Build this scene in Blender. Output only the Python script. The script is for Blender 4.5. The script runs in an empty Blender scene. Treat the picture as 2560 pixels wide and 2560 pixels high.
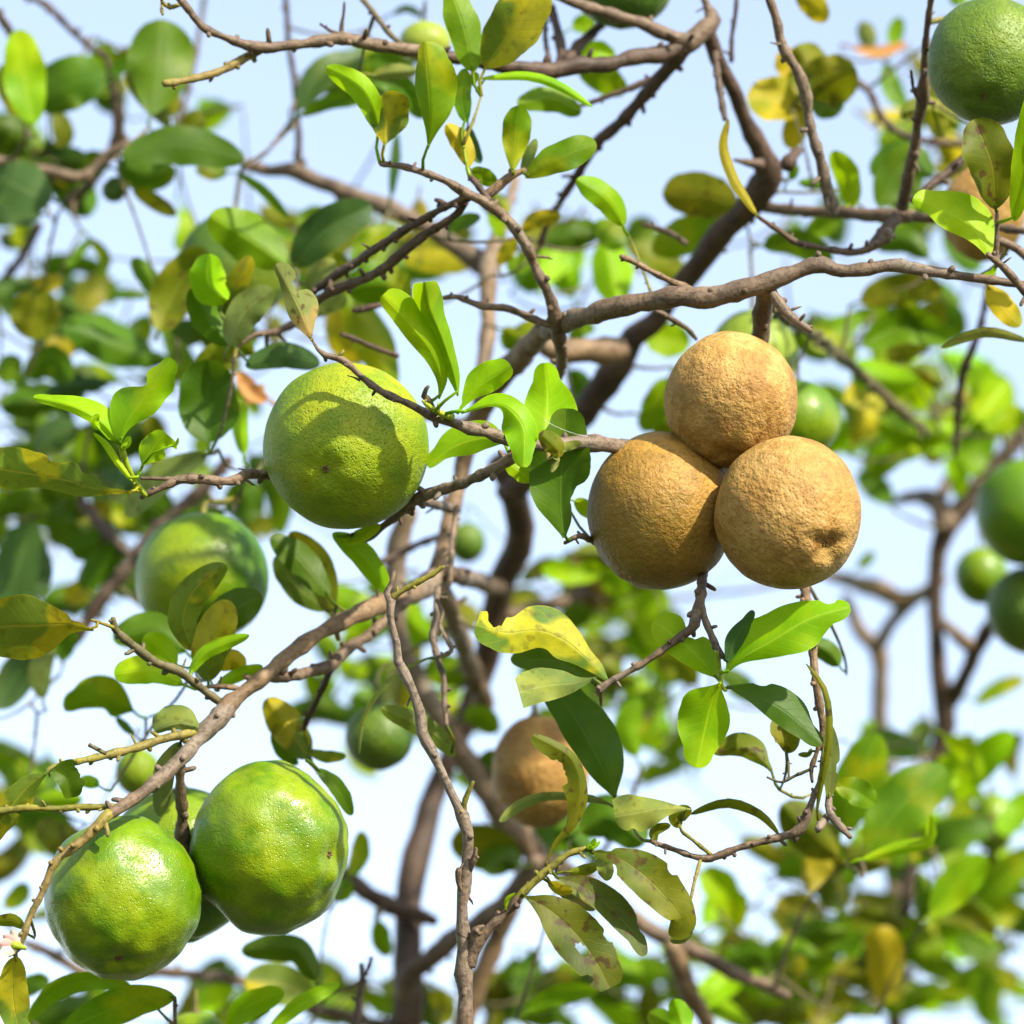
import bpy, bmesh, math, random
import numpy as np
from mathutils import Vector, Matrix, noise

# ------------------------------------------------------------------ scene, camera, sky, sun, exposure
scene = bpy.context.scene
COL = scene.collection
R = math.radians
D0 = 2.0            # metres from the lens to the focused fruit
FRAME = 0.425       # metres across the frame at that distance
PITCH = R(22)       # the camera looks up into the tree
CAM = Vector((0, 0, 1.5))
FWD = Vector((0, math.cos(PITCH), math.sin(PITCH)))
UP = Vector((0, -math.sin(PITCH), math.cos(PITCH)))
RIGHT = Vector((1, 0, 0))

cam_data = bpy.data.cameras.new('camera')
cam = bpy.data.objects.new('camera', cam_data)
COL.objects.link(cam)
cam.location = CAM
cam.rotation_euler = (math.pi / 2 + PITCH, 0, 0)
cam_data.sensor_width = 36
cam_data.lens = 36 * D0 / FRAME
cam_data.clip_start = 0.05
cam_data.clip_end = 5000
cam_data.dof.use_dof = True
cam_data.dof.focus_distance = D0
cam_data.dof.aperture_fstop = (cam_data.lens / 1000) / 0.029
scene.camera = cam

SUN = Vector((0.55, -0.64, 0.58)).normalized()     # towards the sun
world = bpy.data.worlds.new('World')
scene.world = world
world.use_nodes = True
wn = world.node_tree
bg = wn.nodes['Background']
sky = wn.nodes.new('ShaderNodeTexSky')
sky.sky_type = 'NISHITA'
sky.sun_disc = False
sky.sun_elevation = math.asin(SUN.z)
sky.sun_rotation = math.atan2(SUN.x, SUN.y)
sky.air_density = 1.0
sky.dust_density = 0.8
sky.ozone_density = 1.0
hazy = wn.nodes.new('ShaderNodeHueSaturation')       # a milky, hazy day: the whole sky is paler
hazy.inputs['Saturation'].default_value = 0.72
hazy.inputs['Value'].default_value = 1.0
wn.links.new(sky.outputs[0], hazy.inputs['Color'])
wn.links.new(hazy.outputs[0], bg.inputs[0])
bg.inputs[1].default_value = 0.15

sun_data = bpy.data.lights.new('sun', 'SUN')
sun_data.energy = 4.6
sun_data.angle = R(1.2)
sun_data.color = (1.0, 0.90, 0.74)
sun = bpy.data.objects.new('sun', sun_data)
COL.objects.link(sun)
sun.rotation_euler = SUN.to_track_quat('Z', 'Y').to_euler()
sun.location = (3, -4, 8)

vs = scene.view_settings
vs.view_transform = 'Standard'
vs.look = 'None'
vs.exposure = 1.3
vs.gamma = 1.0

# ------------------------------------------------------------------ photo pixels to points
Z = 1000 / 1932
TILE = {'A': (0, 0), 'B': (800, 0), 'C': (1560, 0), 'D': (0, 800), 'E': (800, 800), 'F': (1560, 800),
        'G': (0, 1560), 'H': (800, 1560), 'I': (1560, 1560)}

def src(tile, x, y):
    if tile == 'X':
        return x * 2560 / 1932, y * 2560 / 1932
    o = TILE[tile]
    return o[0] + x * Z, o[1] + y * Z

def scl(tile):
    return 2560 / 1932 if tile == 'X' else Z

def P(tile, x, y, d):
    """a direction in the photograph, d metres behind the plane of focus"""
    px, py = src(tile, x, y)
    k = (D0 + d) / D0 * FRAME / 2560
    return CAM + FWD * (D0 + d) + RIGHT * ((px - 1280) * k) - UP * ((py - 1280) * k)

def px2m(tile, r, d):
    return r * scl(tile) * FRAME / 2560 * (D0 + d) / D0

rng = random.Random(11)

# ------------------------------------------------------------------ materials
def new_mat(name):
    m = bpy.data.materials.new(name)
    m.use_nodes = True
    nt = m.node_tree
    nt.nodes.clear()
    out = nt.nodes.new('ShaderNodeOutputMaterial')
    return m, nt, out

def N(nt, typ, **kw):
    n = nt.nodes.new(typ)
    for k, v in kw.items():
        if k.startswith('i_'):
            key = k[2:]
            n.inputs[int(key) if key.isdigit() else key.replace('_', ' ')].default_value = v
        else:
            setattr(n, k, v)
    return n

def L(nt, a, b):
    nt.links.new(a, b)

def mixcol(nt, fac, a, b):
    n = nt.nodes.new('ShaderNodeMix')
    n.data_type = 'RGBA'
    for s, v in ((0, fac), (6, a), (7, b)):
        if isinstance(v, (tuple, list)):
            n.inputs[s].default_value = (*v, 1) if len(v) == 3 else v
        elif isinstance(v, (int, float)):
            n.inputs[s].default_value = v
        else:
            L(nt, v, n.inputs[s])
    return n.outputs[2]

def math_n(nt, op, a, b=None):
    n = nt.nodes.new('ShaderNodeMath')
    n.operation = op
    for i, v in enumerate((a, b)):
        if v is None:
            continue
        if isinstance(v, (int, float)):
            n.inputs[i].default_value = v
        else:
            L(nt, v, n.inputs[i])
    return n.outputs[0]

def ramp(nt, fac, stops):
    n = nt.nodes.new('ShaderNodeValToRGB')
    e = n.color_ramp.elements
    while len(e) < len(stops):
        e.new(0.5)
    for el, (p, c) in zip(e, stops):
        el.position = p
        el.color = (c, c, c, 1) if isinstance(c, (int, float)) else (*c, 1)
    L(nt, fac, n.inputs[0])
    return n.outputs[0]

def leaf_material(name, base, dark, mottle, rib, transl, trans_w=0.42, rough=0.38, spots=0.0, mot_lo=0.5, mot_hi=0.62):
    m, nt, out = new_mat(name)
    uv = N(nt, 'ShaderNodeUVMap')
    sep = N(nt, 'ShaderNodeSeparateXYZ')
    L(nt, uv.outputs[0], sep.inputs[0])
    t, v = sep.outputs[0], sep.outputs[1]
    av = math_n(nt, 'ABSOLUTE', math_n(nt, 'SUBTRACT', v, 0.5))          # 0 midrib .. 0.5 edge
    geo = N(nt, 'ShaderNodeTexCoord')
    info = N(nt, 'ShaderNodeObjectInfo')
    shift = N(nt, 'ShaderNodeVectorMath', operation='ADD')
    L(nt, geo.outputs['Object'], shift.inputs[0])
    comb = N(nt, 'ShaderNodeCombineXYZ')
    L(nt, math_n(nt, 'MULTIPLY', info.outputs['Random'], 7.0), comb.inputs[0])
    L(nt, comb.outputs[0], shift.inputs[1])
    n1 = N(nt, 'ShaderNodeTexNoise', i_Scale=45.0, i_Detail=3.0)
    L(nt, shift.outputs[0], n1.inputs['Vector'])
    n2 = N(nt, 'ShaderNodeTexNoise', i_Scale=220.0, i_Detail=3.0)
    L(nt, shift.outputs[0], n2.inputs['Vector'])
    c = mixcol(nt, ramp(nt, n1.outputs[0], [(0.35, 0.0), (0.65, 1.0)]), dark, base)
    n3 = N(nt, 'ShaderNodeTexNoise', i_Scale=38.0, i_Detail=2.5)
    off = N(nt, 'ShaderNodeVectorMath', operation='ADD')
    off.inputs[1].default_value = (3.1, 1.7, 9.2)
    L(nt, shift.outputs[0], off.inputs[0])
    L(nt, off.outputs[0], n3.inputs['Vector'])
    c = mixcol(nt, ramp(nt, n3.outputs[0], [(mot_lo, 0.0), (mot_hi, 1.0)]), c, mottle)
    c = mixcol(nt, math_n(nt, 'MULTIPLY', ramp(nt, n2.outputs[0], [(0.4, 0.0), (0.7, 1.0)]), 0.35), c, dark)
    # side veins: thin lines that sweep from the midrib forward to the edge
    ph = math_n(nt, 'FRACT', math_n(nt, 'MULTIPLY', math_n(nt, 'SUBTRACT', t, math_n(nt, 'MULTIPLY', av, 0.36)), 10.0))
    vein = math_n(nt, 'ABSOLUTE', math_n(nt, 'SUBTRACT', ph, 0.5))
    veinm = ramp(nt, vein, [(0.0, 1.0), (0.09, 0.0)])
    ribm = ramp(nt, av, [(0.010, 1.0), (0.03, 0.0)])
    allm = math_n(nt, 'MAXIMUM', math_n(nt, 'MULTIPLY', veinm, 0.24), math_n(nt, 'MULTIPLY', ribm, 0.7))
    c = mixcol(nt, allm, c, rib)
    c = mixcol(nt, math_n(nt, 'MULTIPLY', ramp(nt, av, [(0.475, 0.0), (0.495, 1.0)]), 0.6), c, rib)
    if spots:
        sp = N(nt, 'ShaderNodeTexNoise', i_Scale=210.0, i_Detail=4.0)
        L(nt, off.outputs[0], sp.inputs['Vector'])
        c = mixcol(nt, math_n(nt, 'MULTIPLY', ramp(nt, sp.outputs[0], [(0.57, 0.0), (0.66, 1.0)]), spots), c, (0.048, 0.024, 0.006))
    hsv = N(nt, 'ShaderNodeHueSaturation')
    L(nt, c, hsv.inputs['Color'])
    L(nt, math_n(nt, 'ADD', math_n(nt, 'MULTIPLY', info.outputs['Random'], 0.024), 0.488), hsv.inputs['Hue'])
    rv = math_n(nt, 'FRACT', math_n(nt, 'MULTIPLY', info.outputs['Random'], 37.0))
    L(nt, math_n(nt, 'ADD', math_n(nt, 'MULTIPLY', rv, 0.4), 0.8), hsv.inputs['Value'])
    c = hsv.outputs[0]
    bh = math_n(nt, 'ADD', math_n(nt, 'MULTIPLY', allm, -0.8), math_n(nt, 'MULTIPLY', n2.outputs[0], 0.5))
    bump = N(nt, 'ShaderNodeBump', i_Strength=0.45, i_Distance=0.0005)
    L(nt, bh, bump.inputs['Height'])
    pb = N(nt, 'ShaderNodeBsdfPrincipled', i_Roughness=rough + 0.1)
    pb.inputs['Specular IOR Level'].default_value = 0.16
    L(nt, c, pb.inputs['Base Color'])
    L(nt, bump.outputs[0], pb.inputs['Normal'])
    tr = N(nt, 'ShaderNodeBsdfTranslucent')
    L(nt, mixcol(nt, 0.45, c, transl), tr.inputs[0])
    mx = N(nt, 'ShaderNodeMixShader', i_0=trans_w)
    L(nt, pb.outputs[0], mx.inputs[1])
    L(nt, tr.outputs[0], mx.inputs[2])
    L(nt, mx.outputs[0], out.inputs[0])
    return m

LM = {
    'Y': leaf_material('young_leaf', (0.215, 0.390, 0.002), (0.13, 0.285, 0.002), (0.31, 0.42, 0.003), (0.32, 0.46, 0.012), (0.44, 0.64, 0.002), 0.45, 0.36, 0, 0.52, 0.70),
    'M': leaf_material('green_leaf', (0.130, 0.230, 0.002), (0.072, 0.160, 0.002), (0.25, 0.27, 0.003), (0.15, 0.25, 0.012), (0.27, 0.44, 0.003), 0.40, 0.36, 0.15, 0.52, 0.66),
    'K': leaf_material('dark_leaf', (0.064, 0.130, 0.004), (0.038, 0.090, 0.003), (0.095, 0.14, 0.005), (0.075, 0.14, 0.012), (0.16, 0.28, 0.003), 0.36, 0.36, 0.1, 0.55, 0.70),
    'O': leaf_material('olive_leaf', (0.130, 0.155, 0.003), (0.078, 0.110, 0.003), (0.18, 0.17, 0.005), (0.17, 0.17, 0.015), (0.26, 0.29, 0.003), 0.36, 0.42, 0.9, 0.5, 0.64),
    'P': leaf_material('spotted_olive_leaf', (0.070, 0.092, 0.003), (0.044, 0.066, 0.003), (0.105, 0.108, 0.004), (0.13, 0.125, 0.012), (0.20, 0.23, 0.003), 0.32, 0.42, 0.95, 0.5, 0.64),
    'Z': leaf_material('mottled_leaf', (0.10, 0.165, 0.014), (0.062, 0.115, 0.012), (0.32, 0.28, 0.008), (0.26, 0.24, 0.02), (0.35, 0.37, 0.004), 0.36, 0.40, 0.45, 0.485, 0.53),
    'W': leaf_material('yellow_leaf', (0.40, 0.31, 0.007), (0.29, 0.24, 0.007), (0.22, 0.235, 0.007), (0.43, 0.34, 0.03), (0.56, 0.44, 0.004), 0.42, 0.42, 0.2, 0.54, 0.66),
    'G': leaf_material('grey_green_leaf', (0.15, 0.195, 0.042), (0.10, 0.145, 0.034), (0.22, 0.235, 0.034), (0.23, 0.26, 0.06), (0.21, 0.27, 0.025), 0.34, 0.5, 0.4, 0.5, 0.66),
    'T': leaf_material('dull_teal_leaf', (0.045, 0.098, 0.022), (0.028, 0.070, 0.018), (0.085, 0.125, 0.018), (0.085, 0.135, 0.03), (0.11, 0.20, 0.018), 0.28, 0.34, 0.1, 0.55, 0.72),
    'S': leaf_material('dried_leaf', (0.18, 0.20, 0.050), (0.12, 0.145, 0.034), (0.29, 0.19, 0.060), (0.27, 0.25, 0.07), (0.27, 0.25, 0.035), 0.28, 0.55, 0.9, 0.54, 0.60),
    'R': leaf_material('dead_leaf', (0.38, 0.17, 0.05), (0.24, 0.10, 0.03), (0.42, 0.23, 0.08), (0.32, 0.17, 0.06), (0.40, 0.17, 0.03), 0.25, 0.6, 0.3),
}

def bark_material(name, a, b, c2, bump_d=0.0012, sc=1.0):
    m, nt, out = new_mat(name)
    tc = N(nt, 'ShaderNodeTexCoord')
    n1 = N(nt, 'ShaderNodeTexNoise', i_Scale=70.0 * sc, i_Detail=5.0)
    n2 = N(nt, 'ShaderNodeTexNoise', i_Scale=420.0 * sc, i_Detail=4.0, i_Roughness=0.65)
    n3 = N(nt, 'ShaderNodeTexNoise', i_Scale=16.0 * sc, i_Detail=2.0)
    for n in (n1, n2, n3):
        L(nt, tc.outputs['Object'], n.inputs['Vector'])
    uv = N(nt, 'ShaderNodeUVMap')
    mp = N(nt, 'ShaderNodeMapping')
    mp.inputs['Scale'].default_value = (90.0 * sc, 9.0, 1)
    L(nt, uv.outputs[0], mp.inputs[0])
    n4 = N(nt, 'ShaderNodeTexNoise', i_Scale=1.0, i_Detail=3.0)       # rings and furrows across the stem
    L(nt, mp.outputs[0], n4.inputs['Vector'])
    c = mixcol(nt, ramp(nt, n1.outputs[0], [(0.36, 0.0), (0.64, 1.0)]), a, b)
    c = mixcol(nt, ramp(nt, n3.outputs[0], [(0.52, 0.0), (0.68, 1.0)]), c, c2)
    c = mixcol(nt, math_n(nt, 'MULTIPLY', ramp(nt, n2.outputs[0], [(0.5, 0.0), (0.60, 1.0)]), 0.6), c, tuple(x * 0.4 for x in a))
    c = mixcol(nt, math_n(nt, 'MULTIPLY', ramp(nt, n4.outputs[0], [(0.55, 0.0), (0.75, 1.0)]), 0.4), c, tuple(x * 0.5 for x in a))
    h = math_n(nt, 'ADD', math_n(nt, 'ADD', n1.outputs[0], math_n(nt, 'MULTIPLY', n2.outputs[0], 0.45)), math_n(nt, 'MULTIPLY', n4.outputs[0], -0.4))
    bump = N(nt, 'ShaderNodeBump', i_Strength=1.0, i_Distance=bump_d)
    L(nt, h, bump.inputs['Height'])
    pb = N(nt, 'ShaderNodeBsdfPrincipled', i_Roughness=0.60)
    pb.inputs['Specular IOR Level'].default_value = 0.3
    L(nt, c, pb.inputs['Base Color'])
    L(nt, bump.outputs[0], pb.inputs['Normal'])
    L(nt, pb.outputs[0], out.inputs[0])
    return m

BM = {
    'b': bark_material('bark', (0.082, 0.055, 0.034), (0.160, 0.110, 0.068), (0.175, 0.142, 0.108)),
    't': bark_material('tan_bark', (0.125, 0.080, 0.042), (0.215, 0.142, 0.076), (0.20, 0.16, 0.12)),
    'd': bark_material('dark_bark', (0.046, 0.029, 0.019), (0.088, 0.054, 0.033), (0.10, 0.072, 0.050)),
    'g': bark_material('green_twig', (0.105, 0.105, 0.014), (0.21, 0.185, 0.022), (0.165, 0.105, 0.036), 0.0008),
    'y': bark_material('young_stem', (0.19, 0.27, 0.010), (0.25, 0.33, 0.012), (0.29, 0.30, 0.02), 0.0003),
    'o': bark_material('olive_twig', (0.072, 0.066, 0.030), (0.120, 0.104, 0.045), (0.135, 0.092, 0.056), 0.0007),
}

def peel_material(name, deep, mid, pale_patch, blotch, pore=520.0, pore_d=0.0006, rough=0.36, spec=0.5, speck=0.3,
                  speck_col=(0.20, 0.10, 0.02), rust=0.0, coat=0.0, low=None):
    m, nt, out = new_mat(name)
    tc = N(nt, 'ShaderNodeTexCoord')
    ob = tc.outputs['Object']
    info = N(nt, 'ShaderNodeObjectInfo')
    sh = N(nt, 'ShaderNodeVectorMath', operation='ADD')
    cb = N(nt, 'ShaderNodeCombineXYZ')
    L(nt, math_n(nt, 'MULTIPLY', info.outputs['Random'], 5.0), cb.inputs[1])
    L(nt, ob, sh.inputs[0]); L(nt, cb.outputs[0], sh.inputs[1])
    p = sh.outputs[0]
    def tex(s, d=3.0, r=0.55):
        n = N(nt, 'ShaderNodeTexNoise', i_Scale=s, i_Detail=d, i_Roughness=r)
        L(nt, p, n.inputs['Vector'])
        return n.outputs[0]
    big, med, fine = tex(22.0, 3.0), tex(75.0, 4.0), tex(700.0, 4.0, 0.7)
    c = mixcol(nt, ramp(nt, big, [(0.34, 0.0), (0.62, 1.0)]), deep, mid)
    c = mixcol(nt, ramp(nt, tex(13.0, 2.0), [(0.45, 0.0), (0.68, 1.0)]), c, pale_patch)  # paler patches of the peel, spread by noise
    c = mixcol(nt, math_n(nt, 'MULTIPLY', ramp(nt, med, [(0.48, 0.0), (0.64, 1.0)]), 0.75), c, blotch)
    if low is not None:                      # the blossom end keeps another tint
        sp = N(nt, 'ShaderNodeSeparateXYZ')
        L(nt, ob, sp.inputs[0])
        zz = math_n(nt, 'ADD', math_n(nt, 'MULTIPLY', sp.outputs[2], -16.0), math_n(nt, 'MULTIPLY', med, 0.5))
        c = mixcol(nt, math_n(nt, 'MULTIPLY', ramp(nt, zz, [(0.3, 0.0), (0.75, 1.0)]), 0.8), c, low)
    vor = N(nt, 'ShaderNodeTexVoronoi', i_Scale=pore)
    vor.feature = 'SMOOTH_F1'
    vor.inputs['Smoothness'].default_value = 0.6
    warp = N(nt, 'ShaderNodeVectorMath', operation='ADD')
    nw = N(nt, 'ShaderNodeTexNoise', i_Scale=400.0, i_Detail=1.0)
    L(nt, p, nw.inputs['Vector'])
    wsc = N(nt, 'ShaderNodeVectorMath', operation='SCALE')
    wsc.inputs['Scale'].default_value = 0.0010
    L(nt, nw.outputs['Color'], wsc.inputs[0])
    L(nt, p, warp.inputs[0]); L(nt, wsc.outputs[0], warp.inputs[1])
    L(nt, warp.outputs[0], vor.inputs['Vector'])
    pores = vor.outputs['Distance']
    pit = ramp(nt, pores, [(0.05, 0.0), (0.38, 1.0)])
    c = mixcol(nt, math_n(nt, 'MULTIPLY', math_n(nt, 'SUBTRACT', 1.0, pit), 0.12), c, tuple(x * 0.55 for x in mid))
    c = mixcol(nt, math_n(nt, 'MULTIPLY', ramp(nt, fine, [(0.54, 0.0), (0.68, 1.0)]), speck), c, speck_col)
    grain = tex(260.0, 4.0, 0.7)
    c = mixcol(nt, math_n(nt, 'MULTIPLY', ramp(nt, grain, [(0.45, 0.0), (0.70, 1.0)]), 0.22 + 0.35 * rust), c, tuple(x * 0.62 for x in deep))
    scar = tex(120.0, 5.0, 0.7)
    c = mixcol(nt, math_n(nt, 'MULTIPLY', ramp(nt, scar, [(0.66, 0.0), (0.71, 1.0)]), 0.75), c, (0.16, 0.085, 0.02))
    if rust:
        c = mixcol(nt, math_n(nt, 'MULTIPLY', ramp(nt, tex(30.0, 4.0, 0.6), [(0.52, 0.0), (0.68, 1.0)]), 0.65), c, (0.20, 0.135, 0.022))
        c = mixcol(nt, math_n(nt, 'MULTIPLY', ramp(nt, tex(95.0, 5.0, 0.7), [(0.60, 0.0), (0.70, 1.0)]), 0.6), c, (0.14, 0.062, 0.014))
        c = mixcol(nt, math_n(nt, 'MULTIPLY', ramp(nt, tex(45.0, 5.0, 0.65), [(0.5, 0.0), (0.7, 1.0)]), rust), c, speck_col)
    h = math_n(nt, 'ADD', math_n(nt, 'MULTIPLY', pit, 0.3 if rust else 0.8), math_n(nt, 'MULTIPLY', tex(pore * 0.5, 3.0), 1.7 if rust else 1.3))
    bump = N(nt, 'ShaderNodeBump', i_Strength=0.75, i_Distance=pore_d)
    L(nt, h, bump.inputs['Height'])
    pb = N(nt, 'ShaderNodeBsdfPrincipled')
    pb.inputs['Specular IOR Level'].default_value = spec
    L(nt, ramp(nt, big, [(0.3, rough - 0.05), (0.7, rough + 0.08)]), pb.inputs['Roughness'])
    L(nt, c, pb.inputs['Base Color'])
    L(nt, bump.outputs[0], pb.inputs['Normal'])
    pb.inputs['Subsurface Weight'].default_value = 0.04
    pb.inputs['Subsurface Radius'].default_value = (0.006, 0.005, 0.001)
    pb.inputs['Coat Weight'].default_value = coat
    pb.inputs['Coat Roughness'].default_value = 0.25
    L(nt, pb.outputs[0], out.inputs[0])
    return m

FM = {
    'lime': peel_material('yellow_green_peel', (0.080, 0.165, 0.0015), (0.175, 0.245, 0.0015), (0.32, 0.31, 0.0015), (0.11, 0.195, 0.0015), 900.0, 0.00075, 0.48, 0.28, 0.2),
    'green': peel_material('green_peel', (0.040, 0.115, 0.0015), (0.098, 0.190, 0.0015), (0.200, 0.255, 0.0015), (0.055, 0.140, 0.0015), 950.0, 0.00027, 0.33, 0.32, 0.05),
    'deep': peel_material('deep_green_peel', (0.034, 0.090, 0.006), (0.064, 0.132, 0.006), (0.150, 0.200, 0.006), (0.05, 0.105, 0.006), 850.0, 0.00070, 0.42, 0.32, 0.05),
    'russet': peel_material('russet_peel', (0.235, 0.128, 0.026), (0.36, 0.212, 0.055), (0.45, 0.295, 0.100), (0.235, 0.120, 0.022), 680.0, 0.00105, 0.60, 0.25, 0.6, (0.12, 0.048, 0.008), 0.55),
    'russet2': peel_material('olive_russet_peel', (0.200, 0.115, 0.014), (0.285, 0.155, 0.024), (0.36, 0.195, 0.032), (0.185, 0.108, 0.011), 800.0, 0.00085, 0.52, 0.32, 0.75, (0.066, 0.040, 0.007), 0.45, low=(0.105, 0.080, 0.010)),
    'pale': peel_material('pale_green_peel', (0.14, 0.215, 0.018), (0.19, 0.26, 0.022), (0.25, 0.29, 0.02), (0.15, 0.22, 0.018), 850.0, 0.0004, 0.4, 0.32, 0.05),
}

def simple_mat(name, col, rough=0.6, noise_s=300.0, var=0.3, trans=0.0):
    m, nt, out = new_mat(name)
    tc = N(nt, 'ShaderNodeTexCoord')
    n = N(nt, 'ShaderNodeTexNoise', i_Scale=noise_s, i_Detail=4.0)
    L(nt, tc.outputs['Object'], n.inputs['Vector'])
    c = mixcol(nt, n.outputs[0], tuple(x * (1 - var) for x in col), tuple(min(1, x * (1 + var)) for x in col))
    pb = N(nt, 'ShaderNodeBsdfPrincipled', i_Roughness=rough + 0.1)
    L(nt, c, pb.inputs['Base Color'])
    bump = N(nt, 'ShaderNodeBump', i_Strength=0.4, i_Distance=0.0005)
    L(nt, n.outputs[0], bump.inputs['Height'])
    L(nt, bump.outputs[0], pb.inputs['Normal'])
    if trans:
        tr = N(nt, 'ShaderNodeBsdfTranslucent'); L(nt, c, tr.inputs[0])
        mx = N(nt, 'ShaderNodeMixShader', i_0=trans)
        L(nt, pb.outputs[0], mx.inputs[1]); L(nt, tr.outputs[0], mx.inputs[2])
        L(nt, mx.outputs[0], out.inputs[0])
    else:
        L(nt, pb.outputs[0], out.inputs[0])
    return m

SCAR = simple_mat('blossom_scar', (0.11, 0.06, 0.025), 0.8)
PETAL = simple_mat('petal', (0.60, 0.34, 0.30), 0.5, 120.0, 0.2, 0.35)
PETAL2 = simple_mat('pale_petal', (0.62, 0.54, 0.42), 0.5, 120.0, 0.12, 0.35)
SILK = simple_mat('spider_silk', (0.75, 0.75, 0.75), 0.3)

# ------------------------------------------------------------------ object helpers
def link(name, mesh, parent=None, loc=None, mat=None, smooth=True):
    o = bpy.data.objects.new(name, mesh)
    COL.objects.link(o)
    if mat:
        mesh.materials.append(mat)
    if smooth:
        mesh.polygons.foreach_set('use_smooth', [True] * len(mesh.polygons))
    if loc is not None:
        o.location = loc
    if parent is not None:
        par_w = world_loc(parent)
        o.parent = parent
        if loc is not None:
            o.location = Vector(loc) - par_w
    return o

def world_loc(o):
    v = Vector(o.location)
    while o.parent:
        o = o.parent
        v = v + Vector(o.location)
    return v

def catmull(pts, spacing):
    """pts: list of (Vector, r); returns resampled list"""
    n = len(pts)
    out = []
    for i in range(n - 1):
        p0, p1, p2, p3 = pts[max(i - 1, 0)], pts[i], pts[i + 1], pts[min(i + 2, n - 1)]
        ln = (p2[0] - p1[0]).length
        k = max(1, int(ln / spacing))
        for j in range(k):
            t = j / k
            t2, t3 = t * t, t * t * t
            q = 0.5 * (2 * p1[0] + (p2[0] - p0[0]) * t + (2 * p0[0] - 5 * p1[0] + 4 * p2[0] - p3[0]) * t2 + (3 * p1[0] - p0[0] - 3 * p2[0] + p3[0]) * t3)
            out.append((q, p1[1] * (1 - t) + p2[1] * t))
    out.append(pts[-1])
    return out

def tube_into(verts, faces, uvs, path, sides=9, rough=0.08, seed=0.0, cap=True):
    base = len(verts)
    tprev = None
    nrm = None
    arc = 0.0
    n = len(path)
    for i, (p, r) in enumerate(path):
        tan = (path[min(i + 1, n - 1)][0] - path[max(i - 1, 0)][0])
        tan = tan.normalized() if tan.length > 1e-9 else Vector((0, 0, 1))
        if nrm is None:
            nrm = tan.orthogonal().normalized()
        else:
            nrm = (nrm - tan * nrm.dot(tan))
            nrm = nrm.normalized() if nrm.length > 1e-6 else tan.orthogonal().normalized()
        bi = tan.cross(nrm)
        if i:
            arc += (p - path[i - 1][0]).length
        for k in range(sides):
            a = 2 * math.pi * k / sides
            dirv = nrm * math.cos(a) + bi * math.sin(a)
            q = p + dirv * r
            rr = r * (1 + rough * noise.noise(q * (0.45 / max(r, 0.0008)) + Vector((seed, 0, 0))))
            verts.append(p + dirv * rr)
            uvs.append((arc, k / sides))
    for i in range(n - 1):
        for k in range(sides):
            a = base + i * sides + k
            b = base + i * sides + (k + 1) % sides
            faces.append((a, b, b + sides, a + sides))
    if cap:
        for i, s in ((0, -1), (n - 1, 1)):
            p, r = path[i]
            q = path[1][0] if i == 0 else path[n - 2][0]
            tan = (p - q).normalized() if (p - q).length > 1e-9 else Vector((0, 0, 1))
            verts.append(p + tan * r * 0.6)
            uvs.append((0, 0))
            ci = len(verts) - 1
            for k in range(sides):
                a = base + i * sides + k
                b = base + i * sides + (k + 1) % sides
                faces.append((a, b, ci) if s > 0 else (b, a, ci))

def mesh_from(name, verts, faces, uvs=None, origin=None):
    me = bpy.data.meshes.new(name)
    if origin is not None:
        verts = [v - origin for v in verts]
    me.from_pydata(verts, [], faces)
    if uvs:
        lay = me.uv_layers.new(name='UVMap')
        idx = [0] * len(me.loops)
        me.loops.foreach_get('vertex_index', idx)
        flat = []
        for i in idx:
            flat.extend(uvs[i])
        lay.data.foreach_set('uv', flat)
    me.update()
    return me

# ------------------------------------------------------------------ trees: roots and wood
def tree_root(x, y, label):
    e = bpy.data.objects.new('citrus_tree', None)
    COL.objects.link(e)
    e.location = (x, y, 0)
    e.empty_display_size = 0.3
    e['label'] = label
    e['category'] = 'tree'
    return e

p1 = P('H', 420, 2400, 0.34)
p2 = P('I', 1340, 2200, 0.80)
TREES = {
    1: tree_root(p1.x + 0.02, p1.y + 0.05, 'citrus tree with the brown and bright green fruit on its bare brown twigs'),
    2: tree_root(p2.x + 0.05, p2.y + 0.25, 'neighbouring citrus tree with the far green leaves and dark forked stem behind'),
}
SAMPLES = {1: [], 2: []}      # (point, radius, object) along every piece of wood
NODE = {}

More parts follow.
